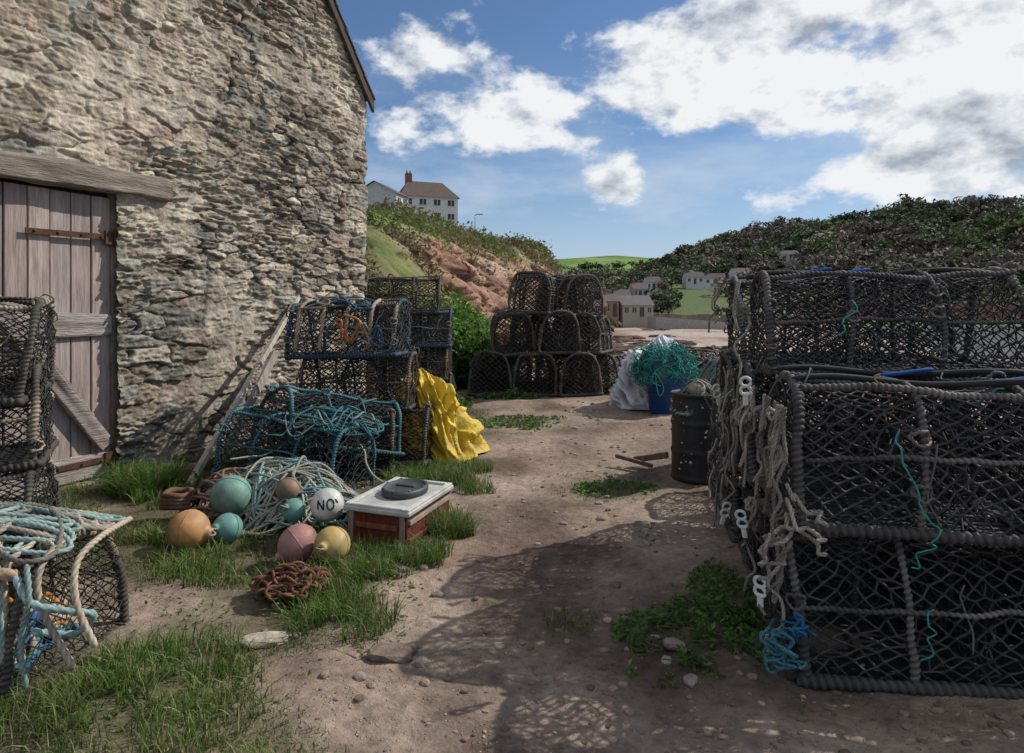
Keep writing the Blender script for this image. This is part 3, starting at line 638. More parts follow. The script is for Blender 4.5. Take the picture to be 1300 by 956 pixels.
sack('yellow_tarpaulin',(-.57,6.12,0),.34,.28,.74,(.64,.43,.025),(-.26,.06),3,foldamp=.6,pw=.58,skirt=.10)
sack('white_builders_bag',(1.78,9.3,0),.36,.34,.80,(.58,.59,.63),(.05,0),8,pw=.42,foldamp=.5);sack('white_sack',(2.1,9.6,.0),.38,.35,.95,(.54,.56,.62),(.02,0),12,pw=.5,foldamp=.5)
mb=MB();pr=[(.001,.0),(.22,0),(.235,.02),(.265,.42),(.285,.43),(.285,.46),(.262,.462),(.25,.42),(.22,.05),(.001,.05)]
lathe(mb,pr,(2.0,8.75,0),48,0,(.015,.06,.20));torus(mb,(2.0,8.75,.25),.254,.008,None,(.015,.07,.22),seg=32);mb.build('blue_tub',PLA)
mb=MB();lump(mb,(1.98,8.8,.50),(.32,.28,.22),(.03,.13,.12),.3)
tc_=[(.04,.25,.21),(.06,.28,.24),(.03,.18,.16)]
for i in range(190):
    a=rng.random()*6.28;e=rng.random()*1.5-.35;c=np.array([1.98+.36*math.cos(a)*math.cos(e),8.8+.32*math.sin(a)*math.cos(e),.52+.27*math.sin(e)+.05*math.sin(a*3)])
    P=c+rng.normal(0,.055,(9,3));tube(mb,catmull(P,4),.0055,5,0,col=np.array(tc_[i%3])*(.6+.8*rng.random()))
mb.build('teal_fishing_net',FIB)
dr=empty('black_drum',(1.45,5.32,0))
mb=MB();pr=[(.001,.0),(.20,0),(.208,.01),(.205,.03)]
for z in np.linspace(.04,.64,40): pr.append((.203+.010*math.exp(-((z-.22)/.015)**2)+.010*math.exp(-((z-.44)/.015)**2)-.002,z))
pr+=[(.210,.645),(.212,.665),(.205,.672),(.196,.665),(.193,.64),(.193,.45),(.001,.45)];lathe(mb,pr,(0,0,0),56,0,(.022,.022,.024));mb.build('drum_shell',RUB,dr)
mb=MB()
for i in range(120):
    a=rng.random()*6.28;z=.05+.56*rng.random();s_=.003+.008*rng.random()**2;lump(mb,(.206*math.cos(a),.206*math.sin(a),z),(s_,s_,s_),(.5,.47,.4),.3,smooth=True)
mb.build('barnacles',STO,dr)
mb=MB();heap(mb,(0,0,.5),.18,.18,.2,10,.010,[(.3,.27,.22),(.10,.12,.12),(.2,.16,.1),(.06,.2,.22)]);mb.build('rope_contents',FIB,dr)
mb=MB();V=ICO4*.075*np.array([1,1,.9])+np.array([-.02,-.04,.69]);mb.add(V,ICO4F,0,(.36,.28,.17));mb.build('net_float',PLA,dr)
mb=MB();heap(mb,(1.75,5.75,.0),.3,.3,.85,12,.010,[(.35,.33,.28),(.08,.1,.1),(.25,.3,.28)],hi=False);heap(mb,(2.9,9.4,0),.7,.5,.62,26,.012,[(.05,.05,.05),(.12,.10,.09),(.05,.12,.13)],hi=False);mb.build('discarded_netting',FIB)
pot(potM[0],(2.75,9.7,0),.3);pot(potM[1],(3.4,10.2,0),.9);pot(potM[1],(2.9,10.6,.1),.2)
mb=MB();beam(mb,(1.05,5.85,.03),(1.3,5.7,.1),.05,.05,(.2,.12,.08),UP);beam(mb,(1.15,5.6,.03),(.9,5.9,.05),.03,.03,(.12,.09,.07),UP);mb.build('driftwood',WOO)
mb=MB()
for i in range(2600):
    y=2.0+12*rng.random()**1.6;x=rng.uniform(-1.2,1.8)*(.7+y*.12);s_=.003+.014*rng.random()**4
    lump(mb,(x,y,gz(x,y)+s_*.15),(s_*1.3,s_,s_*.6),np.array([.27,.20,.165])*(.5+1.*rng.random())*np.array([1,1-.1*rng.random(),1-.15*rng.random()]))
for i in range(80):
    y=2.3+8*rng.random();x=rng.choice([-1,1])*rng.uniform(.5,1.0)*(.6+.05*y)+.1;s_=.010+.018*rng.random();lump(mb,(x,y,gz(x,y)+s_*.15),(s_*1.3,s_,s_*.7),np.array([.30,.25,.21])*(.6+.7*rng.random()))
mb.build('gravel',STO)
for (x,y,sx,sy,sz,c) in ((-.99,2.73,.085,.055,.02,(.42,.36,.28)),(-.46,2.62,.10,.06,.022,(.20,.15,.12)),(.62,2.62,.05,.03,.02,(.3,.25,.2))):
    mb=MB();lump(mb,(x,y,gz(x,y)+sz*.9),(sx,sy,sz),c,.5,R=rotz(.3)@roty(.15));mb.build('flat_stone',STO)
# ---------------------------------------------------------------- grass
mb=MB()
def cols(n,a=(.05,.09,.018),b=(.16,.20,.05),straw=.13):
    t=rng.random((n,1));c=np.array(a)*(1-t)+np.array(b)*t;k=rng.random(n)<straw;c[k]=np.array([.30,.25,.14]);return c
def infoot(x,y): return ((np.stack([x,y,0*x],1)-CW)@WN)<.03
n=110000;x=rng.uniform(-3.2,0,n);y=rng.uniform(1.7,6.4,n);gm=grassmask(x,y);dn=np.clip(fbm(x*2.6+3,y*2.6,3,3)*2.8+.50,0.02,1.2)
k=(rng.random(n)<gm*dn)&~infoot(x,y)&(gm>.15);x,y=x[k],y[k];z=gheight(x,y)
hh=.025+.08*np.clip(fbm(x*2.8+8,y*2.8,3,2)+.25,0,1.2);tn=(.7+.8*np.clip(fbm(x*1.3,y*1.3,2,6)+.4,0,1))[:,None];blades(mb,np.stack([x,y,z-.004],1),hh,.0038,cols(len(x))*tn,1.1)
for (cx,cy,r_,h_,nn) in ((-2.62,4.85,.2,.20,2600),(-2.35,4.6,.16,.12,900),(-.72,3.50,.22,.10,2200),(-.36,4.0,.12,.14,1200),(-1.95,3.85,.15,.11,700),(-.62,5.2,.28,.14,2000),(-.95,3.25,.2,.10,1300),(-1.55,3.45,.25,.08,1200),(-.35,5.0,.2,.08,800),(-.75,2.9,.22,.10,1300),(-1.25,2.5,.25,.09,1300),(-.45,5.65,.25,.10,1200),(-.45,3.6,.12,.10,700),(-2.3,5.6,.2,.15,1000),(-1.15,2.2,.3,.08,1000),(-.98,10.6,.3,.2,1200),(1.75,10.9,.25,.22,900),(.1,8.1,.3,.05,600),(.75,5.0,.2,.04,500),(.25,2.9,.1,.03,120)):
    a=rng.random(nn)*6.28;q=rng.random(nn)**.6*r_;x=cx+q*np.cos(a)*1.2;y=cy+q*np.sin(a);k=~infoot(x,y)&(fbm(x*7,y*7,2,3)>-.25);x,y=x[k],y[k]
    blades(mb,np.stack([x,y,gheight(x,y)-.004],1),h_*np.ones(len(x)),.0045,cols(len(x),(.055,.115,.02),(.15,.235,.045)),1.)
n=60000;x=rng.uniform(-1.2,2.2,n);y=2.2+rng.random(n)*10.5;gm=grassmask(x,y);k=(x>-.6)&(rng.random(n)<gm*.7)&(gm>.3);x,y=x[k],y[k]
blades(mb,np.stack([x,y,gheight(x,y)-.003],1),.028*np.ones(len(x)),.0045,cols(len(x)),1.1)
mb.build('grass',FOL)
mb=MB()
def weeds(cx,cy,rx,ry,h,n,s,a=(.05,.11,.02),b=(.12,.21,.05)):
    q=np.sqrt(rng.random(n));t=rng.random(n)*6.28;x=cx+rx*q*np.cos(t);y=cy+ry*q*np.sin(t)
    k=fbm(x*6,y*6,3,4)>-.05;x,y,q=x[k],y[k],q[k];z=gheight(x,y)+h*rng.random(len(x))*(1.15-q)*(1+fbm(x*6,y*6,2))
    leaves(mb,np.stack([x,y,z+.004],1),s*np.ones(len(x)),cols(len(x),a,b,.03),.8)
weeds(.78,2.75,.38,.28,.10,2600,.013);weeds(.95,3.05,.15,.3,.1,900,.014);weeds(.75,5.0,.32,.26,.04,800,.016);weeds(.1,8.1,.6,.5,.05,1100,.022);weeds(.62,2.5,.2,.12,.05,500,.011)
weeds(-.95,9.6,.4,1.0,.16,2500,.035);weeds(1.8,11.,.3,.6,.25,1500,.035);weeds(-1.9,5.2,.3,.3,.15,600,.02);weeds(-.1,10.2,.7,.15,.1,900,.03);weeds(-2.3,4.9,.25,.25,.08,500,.018);weeds(-1.3,3.2,.6,.5,.03,900,.010);weeds(-.7,3.0,.3,.5,.03,500,.010);weeds(-1.2,2.4,.5,.3,.03,700,.010)
for i in range(22):
    c0=np.array([.5+.45*rng.random(),2.5+.4*rng.random(),.03]);P=[c0]
    for j in range(6): P.append(P[-1]+np.array([rng.normal(-.01,.03),rng.normal(0,.03),rng.normal(0,.006)]))
    tube(mb,catmull(P,4),.003,5,0,col=(.12,.14,.05))
mb.build('leafy_weeds',FOL)
mb=MB();n=20000;u=rng.normal(size=(n,3));u=nz(u)*(rng.random((n,1))**.25);cb=np.array([[-.95,12.0,.35,.62,.9,.75],[-1.15,12.6,.8,.6,.8,.75],[-.45,12.6,.2,.45,.8,.5],[-1.35,11.6,.5,.5,.6,.9],[-1.0,13.5,.7,.6,1.,.7]])
w_=rng.integers(0,len(cb),n);P=cb[w_,:3]+u*cb[w_,3:];P+=.10*rng.normal(size=P.shape);P=P[P[:,2]>0]
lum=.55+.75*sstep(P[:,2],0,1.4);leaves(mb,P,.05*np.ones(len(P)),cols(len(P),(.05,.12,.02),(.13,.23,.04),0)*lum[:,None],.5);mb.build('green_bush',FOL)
# ---------------------------------------------------------------- bank
foot=np.array([(-9,13,-.2),(-2.6,10.2,-.1),(-1.35,12.3,-.1),(-.80,16,-.4),(.0,22,-1.2),(1.2,30,-2.1),(2.7,40,-2.2),(3.9,48,-2.3),(5.2,58,-2.4),(5.5,75,-2.4)],float)
crest=np.array([(-11,17,3.6),(-4.6,15.5,3.55),(-4.1,19,4.1),(-3.7,24,4.6),(-2.42,30,4.75),(-.44,38,5.1),(1.5,45,5.6),(3.0,52,4.9),(3.5,60,3.6),(3,75,3)],float)
back=np.array([(-60,90,14),(-30,92,14),(-20,93,13.6),(-14.5,95,12.8),(-8,97,11.2),(-1.5,98,8.6),(2.5,95,6.0),(3.,85,4),(2.5,80,3.3),(0,90,3)],float)
nt_=330;tt=np.linspace(0,1,nt_)
def st(A): Cc=catmull(A,8);return np.stack([np.interp(tt,np.linspace(0,1,len(Cc)),Cc[:,k]) for k in range(3)],1)
Fo,Cr,Ba=st(foot),st(crest),st(back);ns1=150;ss=np.linspace(0,1,ns1);ns2=60;s2=np.linspace(0,1,ns2)[1:]
hs=(.30*ss+.70*ss**2.2)[None,:,None];zs=(ss**.75)[None,:,None]
G1=Fo[:,None]*(1-hs)+Cr[:,None]*hs;G1[...,2]=(Fo[:,None,2]*(1-zs[...,0])+Cr[:,None,2]*zs[...,0])
G2=Cr[:,None]*(1-s2[None,:,None])+Ba[:,None]*s2[None,:,None]
G=np.concatenate([G1,G2],1);sp=np.concatenate([ss,1+s2])[None,:]+0*G[...,0];tp=tt[:,None]+0*sp
n1=fbm(G[...,1]*.5+G[...,0]*.3,G[...,2]*.9,5,2,.6);n3=fbm(G[...,1]*1.3,G[...,0]*1.3+G[...,2]*2,5,4,.6)
rk=sstep(tp+.12*n1,.19,.28)*(1-sstep(sp+.45*n1,.62,.92))*(sp<1.05)
amp=(.25+.6*rk)*np.clip(sp*6,0,1)*np.where(sp>1,.3,1);G[...,0]+=amp*n1*.9;G[...,1]-=amp*n3*.5;G[...,2]+=.22*n3*np.clip(sp*5,0,1)
G[...,0]+=.30*np.abs(np.sin(G[...,2]*4+n1*3+G[...,1]*.2))*rk
gA=np.array([.13,.20,.045]);gB=np.array([.23,.18,.10]);gC=np.array([.07,.08,.035]);rA=np.array([.40,.235,.155]);rB=np.array([.17,.10,.075]);rC=np.array([.43,.33,.24])
mx=np.clip(.7+1.8*fbm(G[...,1]*.25,G[...,0]*.4+G[...,2]*.5,4,6)+.6*(tp-.25),0,1)[...,None];mc=sstep(fbm(G[...,1]*.9+4,G[...,2]*1.1,4,1),.0,.35)[...,None]
BC=gA*(1-mx)+gB*mx;BC=BC*(1-.6*mc)+gC*.6*mc
q=np.clip(.5+1.6*n3,0,1)[...,None];RC=rA*q+rB*(1-q);q=sstep(fbm(G[...,2]*2+3,G[...,1]*.3,4,3),.05,.4)[...,None];RC=RC*(1-q*.7)+rC*q*.7
r_=rk[...,None];BC=BC*(1-r_)+RC*r_
mb=MB();mb.add(G,grid_faces(G.shape[0],G.shape[1]),0,BC.reshape(-1,3));mb.build('grassy_bank',ROC)
mb=MB();n=125000;ii=rng.integers(8,nt_-20,n);jj=np.where(rng.random(n)<.85,rng.integers(4,ns1+4,n),rng.integers(ns1,ns1+25,n));Gp=G[ii,jj];rkk=rk[ii,jj]
den=fbm(Gp[:,1]*.6,Gp[:,2]*1.0+Gp[:,0],4,5);k=(rng.random(n)>rkk*.95)&(rng.random(n)<.45+den*2.2);Gp=Gp[k];den=den[k]
dist=Gp[:,1];P=Gp+rng.normal(0,1,Gp.shape)*(.05+.004*dist)[:,None];P[:,2]+=(.04+.45*np.clip(den,0,1))*rng.random(len(P))
br=np.clip(.80+1.8*fbm(Gp[:,1]*.22+7,Gp[:,2]*.6,3,2),0,1)[:,None];t=rng.random((len(P),1))
c=(np.array([.08,.14,.03])*(1-t)+np.array([.19,.27,.06])*t)*(1-br)+(np.array([.26,.20,.12])*t+np.array([.12,.095,.055])*(1-t))*br
leaves(mb,P,.028+.0019*dist,c,.5)
n=7000;i2=rng.integers(30,nt_-40,n);Pc=G[i2,ns1-1+rng.integers(-8,4,n)];dn=fbm(Pc[:,1]*.5,Pc[:,0]*.4,3,1)
P=Pc+rng.normal(0,.08,Pc.shape);P[:,2]+=np.clip(dn+.15,0,1)*.016*Pc[:,1]*rng.random(n);leaves(mb,P,.03+.0018*Pc[:,1],cols(n,(.10,.08,.045),(.19,.15,.09),0),.3)
mb.build('bank_scrub',FOL)
# ---------------------------------------------------------------- houses
def house(name,x,y,z,w,d,h,rh,yaw,wall,roof,wins=3,hip=0.,storeys=1,chim=True,wm=None):
    e=empty(name,(x,y,z),(0,0,yaw))
    mb=MB();box(mb,(0,0,h/2-1.5),(w,d,h+3),None,0,wall)
    if hip<.05:
        for sx in(-1,1):
            mb.add([[sx*w/2,-d/2,h],[sx*w/2,d/2,h],[sx*w/2,0,h+rh]],np.array([[0,1,2]]),0,wall,False)
    mb.build('walls',wm or PLN,e)
    mb=MB();o=.25;r2=w/2+o-hip;v=[[-w/2-o,-d/2-o,h-.1],[w/2+o,-d/2-o,h-.1],[w/2+o,d/2+o,h-.1],[-w/2-o,d/2+o,h-.1],[-r2,0,h+rh+.06],[r2,0,h+rh+.06]]
    mb.add(v,[np.array([[0,1,5,4],[2,3,4,5]]),np.array([[3,0,4],[1,2,5]])] if hip>.05 else [np.array([[0,1,5,4],[2,3,4,5]])],0,roof,False);mb.build('roof',STO,e)
    mb=MB()
    for s in range(storeys):
        zc=h/storeys*(s+.55)
        for k in range(wins):
            xx=-w/2+w*(k+.5)/wins
            if s==0 and k==wins//2: box(mb,(xx,-d/2-.02,h/storeys*.4),(.9,.06,h/storeys*.8),None,0,(.08,.07,.06));continue
            box(mb,(xx,-d/2-.02,zc),(w/wins*.45,.06,h/storeys*.42),None,0,(.04,.05,.06));box(mb,(xx,-d/2-.03,zc-h/storeys*.23),(w/wins*.52,.12,.08),None,0,(.5,.5,.48))
            box(mb,(xx,-d/2-.06,zc),(.07,.03,h/storeys*.42),None,0,(.6,.6,.58))
    box(mb,(w/2+.02,0,h*.6),(.06,d*.25,h*.3),None,0,(.04,.05,.06));mb.build('windows',PLA,e)
    if chim:
        mb=MB()
        for cx in(-w*.3,):
            box(mb,(cx,0,h+rh+.3),(.8,.6,1.4),None,0,(.22,.12,.09));
            for q in(-.2,.2): lathe(mb,[(.001,0),(.12,0),(.1,.35),(.001,.35)],(cx+q,0,h+rh+1),10,0,(.3,.15,.1))
        mb.build('chimney',STO,e)
    return e
W_=(.62,.62,.6)
house('white_house',-11.2,88,12.3,7.2,5.5,3.4,2.2,.35,W_,(.13,.10,.085),4,1.6,2)
house('white_house',-14.2,74,11.9,3.0,5,1.9,1.3,1.3,(.5,.5,.5),(.14,.13,.13),2,0,1,False)
lp=empty('street_lamp',(-4.45,82,9.6));mb=MB();tube(mb,np.array([(0,0,0),(0,0,1.5),(0,0,3.2)]),.06,8,0,col=(.12,.12,.12));tube(mb,catmull([(0,0,3.15),(.15,0,3.3),(.6,0,3.35)],4),.05,8,0,col=(.12,.12,.12));box(mb,(.7,0,3.33),(.5,.2,.1),None,0,(.2,.2,.2));mb.build('lamp_column',PLN,lp)
house('stone_boathouse',24.8,140,.2,6.4,6,2.4,1.9,.18,(.40,.35,.27),(.16,.15,.15),4,0,1,False,STO)
house('stone_outbuilding',19.6,139,.2,3.0,5,3.2,1.4,.1,(.34,.22,.15),(.15,.13,.12),2,0,1,True,STO)
house('stone_outbuilding',17.2,136,.2,2.4,4,2.2,1.,.1,(.30,.21,.15),(.2,.12,.1),2,0,1,False,STO)
mb=MB();v=[(27,128,-2.2),(46,120,-2.4),(46,126,-2.4),(27,136,-2.2),(27,128,.3),(46,120,-1.3),(46,126,-1.3),(27,136,.3)]
mb.add(v,np.array([[4,5,6,7],[0,1,5,4],[1,2,6,5],[3,0,4,7]]),0,(.36,.33,.29),False)
for i in range(40):
    a=16+i*1.15;box(mb,(a,142-.05*i,-.7+.1*math.sin(i)),(1.2,.8,2.6+.3*rng.random()),rotz(-.05),0,np.array([.24,.19,.15])*(.7+.5*rng.random()),.05)
mb.build('slipway_and_sea_wall',STO)
mb=MB()
for i in range(1300):
    y=28+90*rng.random();x=y*rng.uniform(.075,.26)
    if fbm(np.array([x*.2]),np.array([y*.09]),3,2)[0]<.0 : continue
    s_=(.12+.5*rng.random()**2)*(.6+y/110);c=np.array([.15,.08,.065]) if rng.random()<.6 else np.array([.09,.08,.055])
    lump(mb,(x,y,gz(x,y)),(s_*1.5,s_,s_*.4),c*(.6+.7*rng.random()),.4)
for i in range(350):
    y=13+20*rng.random();x=y*rng.uniform(.16,.42);s_=.04+.16*rng.random()**2;lump(mb,(x,y,gz(x,y)),(s_*1.3,s_,s_*.5),np.array([.22,.16,.13])*(.6+.7*rng.random()),.4)
mb.build('beach_rocks',ROC)
# ---------------------------------------------------------------- far hills
def loft(cr,fo,n=200,m=110,cliff=0,noise=3.,zexp=.85):
    t=np.linspace(0,1,n);ci=np.linspace(0,1,len(cr));c=np.stack([np.interp(t,ci,cr[:,k]) for k in range(3)],1);f=np.stack([np.interp(t,ci,fo[:,k]) for k in range(3)],1)
    ker=np.ones(9)/9
    for A in(c,f):
        for k in range(3): A[4:-4,k]=np.convolve(A[:,k],ker,'valid')
    s=np.concatenate([[0,.004,.008],np.linspace(.012,1,m),[1.15,1.4]])
    G=f[:,None]*(1-s[None,:,None])+c[:,None]*s[None,:,None]
    zz=np.where(s<=1,np.clip(s,0,1)**zexp,1-.25*(s-1));G[...,2]=f[:,None,2]+(c[:,None,2]-f[:,None,2])*zz[None]+cliff*np.clip(s/.008,0,1)[None]*(1-np.clip(s,0,1))[None]
    G[...,2]+=noise*fbm(G[...,0]*.012,G[...,1]*.012,4,3)*np.clip(s*3,0,1)[None]*(1-.6*np.clip(s,0,1))[None];return G,s
cr=np.array([(62,460,7),(70,432,14),(80,405,22),(101,400,33),(129,400,41),(161,400,49),(207,400,53),(232,400,60),(300,400,63),(420,400,62),(650,380,56)],float)
fo=np.array([(52,225,-2),(60,215,-2),(68,210,-2.2),(82,205,-2.4),(100,200,-2.6),(125,195,-3),(155,185,-3),(180,180,-3),(230,170,-3),(300,160,-3),(480,140,-3)],float)
WH,sv=loft(cr,fo,cliff=6.,noise=4.,zexp=1.0)
tpx=np.linspace(0,1,WH.shape[0])[:,None];S2=sv[None]+0*tpx
fld=np.clip((1-sstep(S2+.12*fbm(WH[...,0]*.03,WH[...,1]*.03,3,1),.16,.24))*(1-sstep(tpx,.42,.5)),0,1)
fl2=sstep(fbm(WH[...,0]*.018+12,WH[...,1]*.02,2,5),.22,.3)*(1-sstep(S2,.4,.5));fld=np.maximum(fld,fl2*(tpx<.6))
c=np.array([.10,.10,.06])*(1-fld[...,None])+np.array([.18,.18,.095])*fld[...,None];cl=(S2<.010)[...,None]*np.ones(3);c=c*(1-cl)+np.array([.20,.10,.08])*cl
mb=MB();mb.add(WH,grid_faces(*WH.shape[:2])[:,::-1],0,c.reshape(-1,3));mb.build('wooded_hill',TER)
cr2=np.array([(-400,620,60),(-100,620,52),(0,610,48),(35,600,47),(60,600,48),(90,600,50),(130,600,47),(250,620,40),(500,650,40)],float);fo2=cr2.copy();fo2[:,1]=300;fo2[:,2]=0
FH,s3=loft(cr2,fo2,160,80,0,4,.9)
fx=np.sin(FH[...,0]*.055+FH[...,1]*.012)+np.sin(FH[...,1]*.045+1);hd=(np.abs(np.sin(FH[...,0]*.028+FH[...,1]*.004))<.035)|(np.abs(np.sin(FH[...,1]*.021+FH[...,0]*.003))<.06)
c=np.where((fx>.2)[...,None],np.array([.15,.24,.055]),np.array([.19,.27,.09]));c=np.where(hd[...,None],np.array([.05,.07,.025]),c)
mb=MB();mb.add(FH,grid_faces(*FH.shape[:2])[:,::-1],0,c.reshape(-1,3));mb.build('green_field_hill',TER)
def near_z(Gd,x,y):
    d=(Gd[...,0]-x)**2+(Gd[...,1]-y)**2;i=np.unravel_index(np.argmin(d),d.shape);return Gd[i][2]
HS=[(46,228,4.6,.1,W_),(66,252,6.5,.05,(.55,.53,.5)),(76,260,7.5,-.15,W_),(90,272,7.5,.2,W_),(37,205,4,.2,(.45,.40,.35)),(27,172,3.6,.1,(.5,.46,.42)),(120,300,8,.1,(.5,.48,.44))]
def clear(x,y): 
    for h in HS:
        if y<h[1]+3 and y>h[1]-60 and abs(x/y-h[0]/h[1])<.016: return True
    return False
mb=MB()
def tree(c,r,h,col,nl=90):
    u=nz(rng.normal(size=(nl,3)))*(.35+.65*rng.random((nl,1))**.4);sub=rng.normal(0,.33,(5,3));P=u*.62+sub[rng.integers(0,5,nl)]
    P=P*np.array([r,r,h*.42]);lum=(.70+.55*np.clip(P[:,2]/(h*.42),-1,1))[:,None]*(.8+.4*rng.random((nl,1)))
    P=P+np.array(c)+np.array([0,0,h*.6]);leaves(mb,P,r*.22*np.ones(nl),np.array(col)*lum,.6)
    V=np.array([[.08,0,0],[-.04,.07,0],[-.04,-.07,0]])*r;t=np.concatenate([V+np.array(c)-UP,V*.4+np.array(c)+UP*h*.6]);mb.add(t,np.array([[0,1,4,3],[1,2,5,4],[2,0,3,5]]),0,(.08,.07,.055))
TC=1.25*np.array([(.15,.125,.10),(.17,.145,.11),(.09,.11,.06),(.11,.14,.06),(.075,.09,.055),(.20,.165,.12),(.13,.16,.07)])  # tree tones lightened overall, distance haze put into the colour
cnt=0
while cnt<2400:
    i=rng.integers(2,WH.shape[0]-2);j=rng.integers(4,113);p=WH[i,j]
    if p[0]/max(p[1],1)>1.05: 
        if rng.random()<.6: continue
    if fld[i,j]>.4 and rng.random()<.93: continue
    if clear(p[0],p[1]): cnt+=.2;continue
    kk=fbm(np.array([p[0]*.035]),np.array([p[1]*.035]),3,2)[0];ci=int(np.clip((kk*1.6+.5)*7+rng.normal(0,.8),0,6))
    h=rng.uniform(3.5,8.5);p=p+np.array([rng.normal(0,1.5),rng.normal(0,1.5),-.3]);tree(p,h*.65,h,TC[ci]*(.8+.4*rng.random()),80);cnt+=1
for i in range(420):
    y=rng.uniform(150,330);x=y*rng.uniform(.085,.235);z=gz(x,y)
    if (y<160 and 17<x<30) or clear(x,y): continue
    h=rng.uniform(2.5,6);tree((x,y,z),h*.6,h,TC[rng.integers(0,7)],70)
for i in range(160):
    x=rng.uniform(-60,180);p_z=near_z(FH,x,470);h=rng.uniform(3,6);tree((x,470+rng.normal(0,2),p_z),h*.7,h,TC[rng.integers(2,5)],40)
for i in range(45):
    y=rng.uniform(70,125);x=y*rng.uniform(.07,.125);h=rng.uniform(1.5,3.4);tree((x,y,gz(x,y)),h*.7,h,TC[rng.integers(0,7)],120)
mb.build('woodland_trees',FOLF)
for (x,y,w,yaw,c) in HS:
    z=max(near_z(WH,x,y) if x>55 else -9,gz(x,y));house('village_house',x,y-3,z+1.2,w,5,2.7,1.8,yaw,c,(.15,.12,.11),3,0,1,True)
# ---------------------------------------------------------------- world
SUN=nz(np.array([.90,.40,.84]));el=math.asin(SUN[2]);az=math.atan2(SUN[0],SUN[1])
w=bpy.data.worlds.new('World');scene.world=w;w.use_nodes=True;nt=w.node_tree;L=nt.links;bg=nt.nodes['Background']
sky=N(nt,'ShaderNodeTexSky');sky.sky_type='NISHITA';sky.sun_disc=False;sky.sun_elevation=el;sky.sun_rotation=az;sky.air_density=1.0;sky.dust_density=.5;sky.ozone_density=2.5
tc=N(nt,'ShaderNodeTexCoord');D=tc.outputs['Generated']
def M(op,a,b=None,c=None,clamp=False):
    n=N(nt,'ShaderNodeMath',operation=op);n.use_clamp=clamp
    for i,v in enumerate((a,b,c)):
        if v is None: continue
        if isinstance(v,(int,float)): n.inputs[i].default_value=v
        else: L.new(v,n.inputs[i])
    return n.outputs[0]
def VM(op,a,b):
    n=N(nt,'ShaderNodeVectorMath',operation=op)
    for i,v in enumerate((a,b)):
        if isinstance(v,tuple): n.inputs[i].default_value=v
        else: L.new(v,n.inputs[i])
    return n
def SS(x,a,b):
    n=N(nt,'ShaderNodeMapRange');n.interpolation_type='SMOOTHSTEP';L.new(x,n.inputs[0]);n.inputs[1].default_value=a;n.inputs[2].default_value=b;return n.outputs[0]
def noise(vec,s,d=9,r=.58,off=(0,0,0),sc=(1,1,1)):
    v=VM('ADD',D if vec is None else vec,off).outputs[0];v=VM('MULTIPLY',v,sc).outputs[0]
    n=N(nt,'ShaderNodeTexNoise');n.inputs['Scale'].default_value=s;n.inputs['Detail'].default_value=d;n.inputs['Roughness'].default_value=r;L.new(v,n.inputs['Vector']);return n.outputs[0]
def blob(a,b,ra,rb):
    d=nz(np.array([a,1,b]));s=VM('SUBTRACT',D,tuple(d)).outputs[0];s=VM('MULTIPLY',s,(1/ra,1/ra,1/rb)).outputs[0];q=VM('DOT_PRODUCT',s,s).outputs['Value']
    return M('EXPONENT',M('MULTIPLY',q,-1.))
BL_=[(.32,.37,.20,.080,1.1),(.62,.41,.28,.065,.95),(.68,.22,.16,.060,1.15),(.48,.19,.09,.03,.45),(-.15,.37,.10,.05,.70),(.0,.28,.14,.045,.75),(.15,.185,.055,.03,.78),(1.1,.3,.2,.15,.8),(-.5,.4,.2,.15,.6),(-.18,.26,.07,.05,.5),(.50,.30,.13,.035,.7)]
den=None
for a,b,ra,rb,am in BL_:
    x=M('MULTIPLY',blob(a,b,ra,rb),am);den=x if den is None else M('ADD',den,x)
beh=M('MULTIPLY',SS(VM('DOT_PRODUCT',D,(0,1,0)).outputs['Value'],.3,-.3),.45);top=M('MULTIPLY',SS(VM('DOT_PRODUCT',D,(0,0,1)).outputs['Value'],.5,.8),.4)
den=M('ADD',M('ADD',M('MINIMUM',den,1.0),beh),top)
sc=(1,1,1.7);na0=noise(None,6.5,10,.60,(0,0,0),sc);na1=noise(None,6.5,7,.60,(.015,.0,.028),sc);nb=noise(None,4.2,4,.5,(3,1,2),sc)
d0=M('ADD',den,M('MULTIPLY',M('SUBTRACT',na0,.5),2.7));mask=SS(d0,.42,.80)
rel=M('SUBTRACT',na0,na1);lit=M('ADD',M('MULTIPLY',rel,4.5),.86)
lit=M('SUBTRACT',lit,M('MULTIPLY',M('SUBTRACT',nb,.45),1.4));lit=M('SUBTRACT',lit,M('MULTIPLY',SS(d0,1.0,1.8),.24),clamp=True)
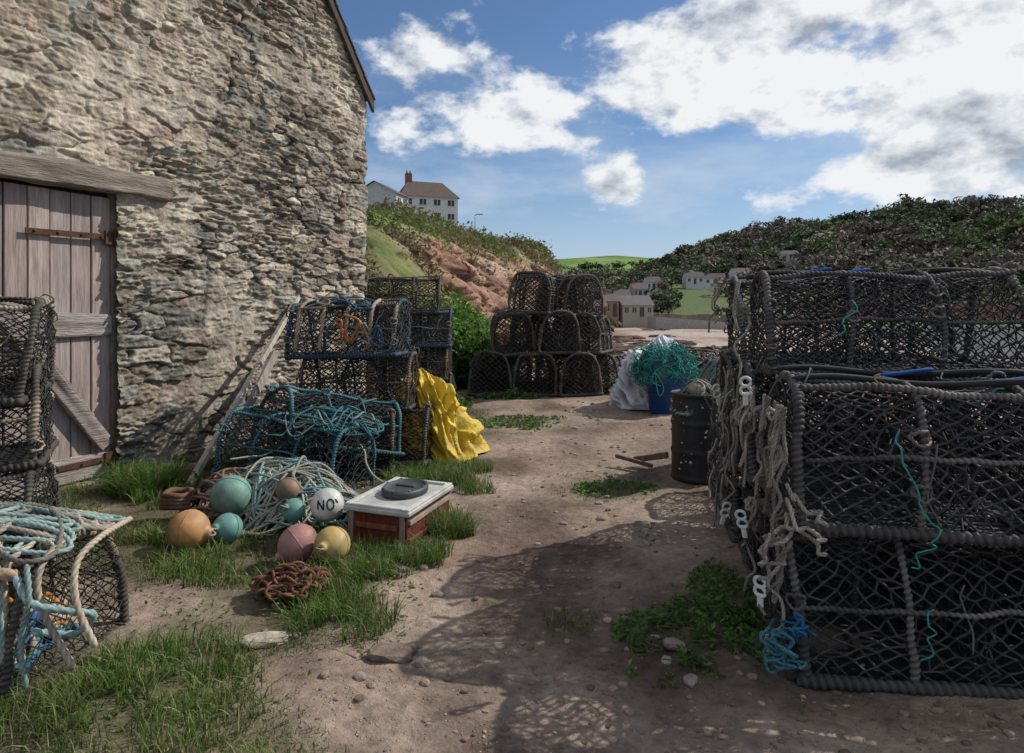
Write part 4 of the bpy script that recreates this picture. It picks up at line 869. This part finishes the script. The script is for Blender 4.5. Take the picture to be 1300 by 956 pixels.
ramp=N(nt,'ShaderNodeValToRGB');L.new(lit,ramp.inputs[0]);e=ramp.color_ramp.elements;e[0].position=.05;e[0].color=(.36,.41,.48,1);e[1].position=.85;e[1].color=(.88,.90,.92,1);e2=ramp.color_ramp.elements.new(.45);e2.color=(.62,.66,.72,1)
nv=noise(None,3.,7,.6,(5,2,1),(1,1,3.2));el_=VM('DOT_PRODUCT',D,(0,0,1)).outputs['Value']
veil=M('MULTIPLY',SS(nv,.36,.70),SS(el_,.38,.14));veil=M('MULTIPLY',veil,.85);haze=M('MULTIPLY',SS(el_,.24,.02),.62);veil=M('MAXIMUM',veil,haze)
skyc=N(nt,'ShaderNodeVectorMath',operation='SCALE');L.new(sky.outputs[0],skyc.inputs[0]);skyc.inputs['Scale'].default_value=.088
skyt=VM('MULTIPLY',skyc.outputs[0],(.80,.96,1.12)).outputs[0]
def MIX(f,a,b):
    n=N(nt,'ShaderNodeMix');n.data_type='RGBA';L.new(f,n.inputs[0])
    for i,v in((6,a),(7,b)):
        if isinstance(v,tuple): n.inputs[i].default_value=v
        else: L.new(v,n.inputs[i])
    return n.outputs[2]
c1=MIX(veil,skyt,(.53,.63,.77,1));c2=MIX(mask,c1,ramp.outputs[0]);L.new(c2,bg.inputs[0]);bg.inputs[1].default_value=1.0
w.cycles.sampling_method='MANUAL';w.cycles.sample_map_resolution=512
ld=bpy.data.lights.new('sun','SUN');ld.energy=4.2;ld.angle=math.radians(.5);ld.color=(1,.95,.87);lo=bpy.data.objects.new('sun',ld);scene.collection.objects.link(lo)
lo.rotation_euler=Vector(SUN.tolist()).to_track_quat('Z','Y').to_euler();lo.location=(20,12,30)
cd=bpy.data.cameras.new('camera');cam=bpy.data.objects.new('camera',cd);scene.collection.objects.link(cam);cam.location=(0,0,1.3);cam.rotation_euler=(math.radians(90),0,0)
cd.lens=24;cd.sensor_width=36;cd.shift_y=-.0638;cd.clip_end=6000;cd.clip_start=.05;scene.camera=cam
scene.view_settings.view_transform='Standard';scene.view_settings.look='None';scene.view_settings.exposure=0;scene.view_settings.gamma=1
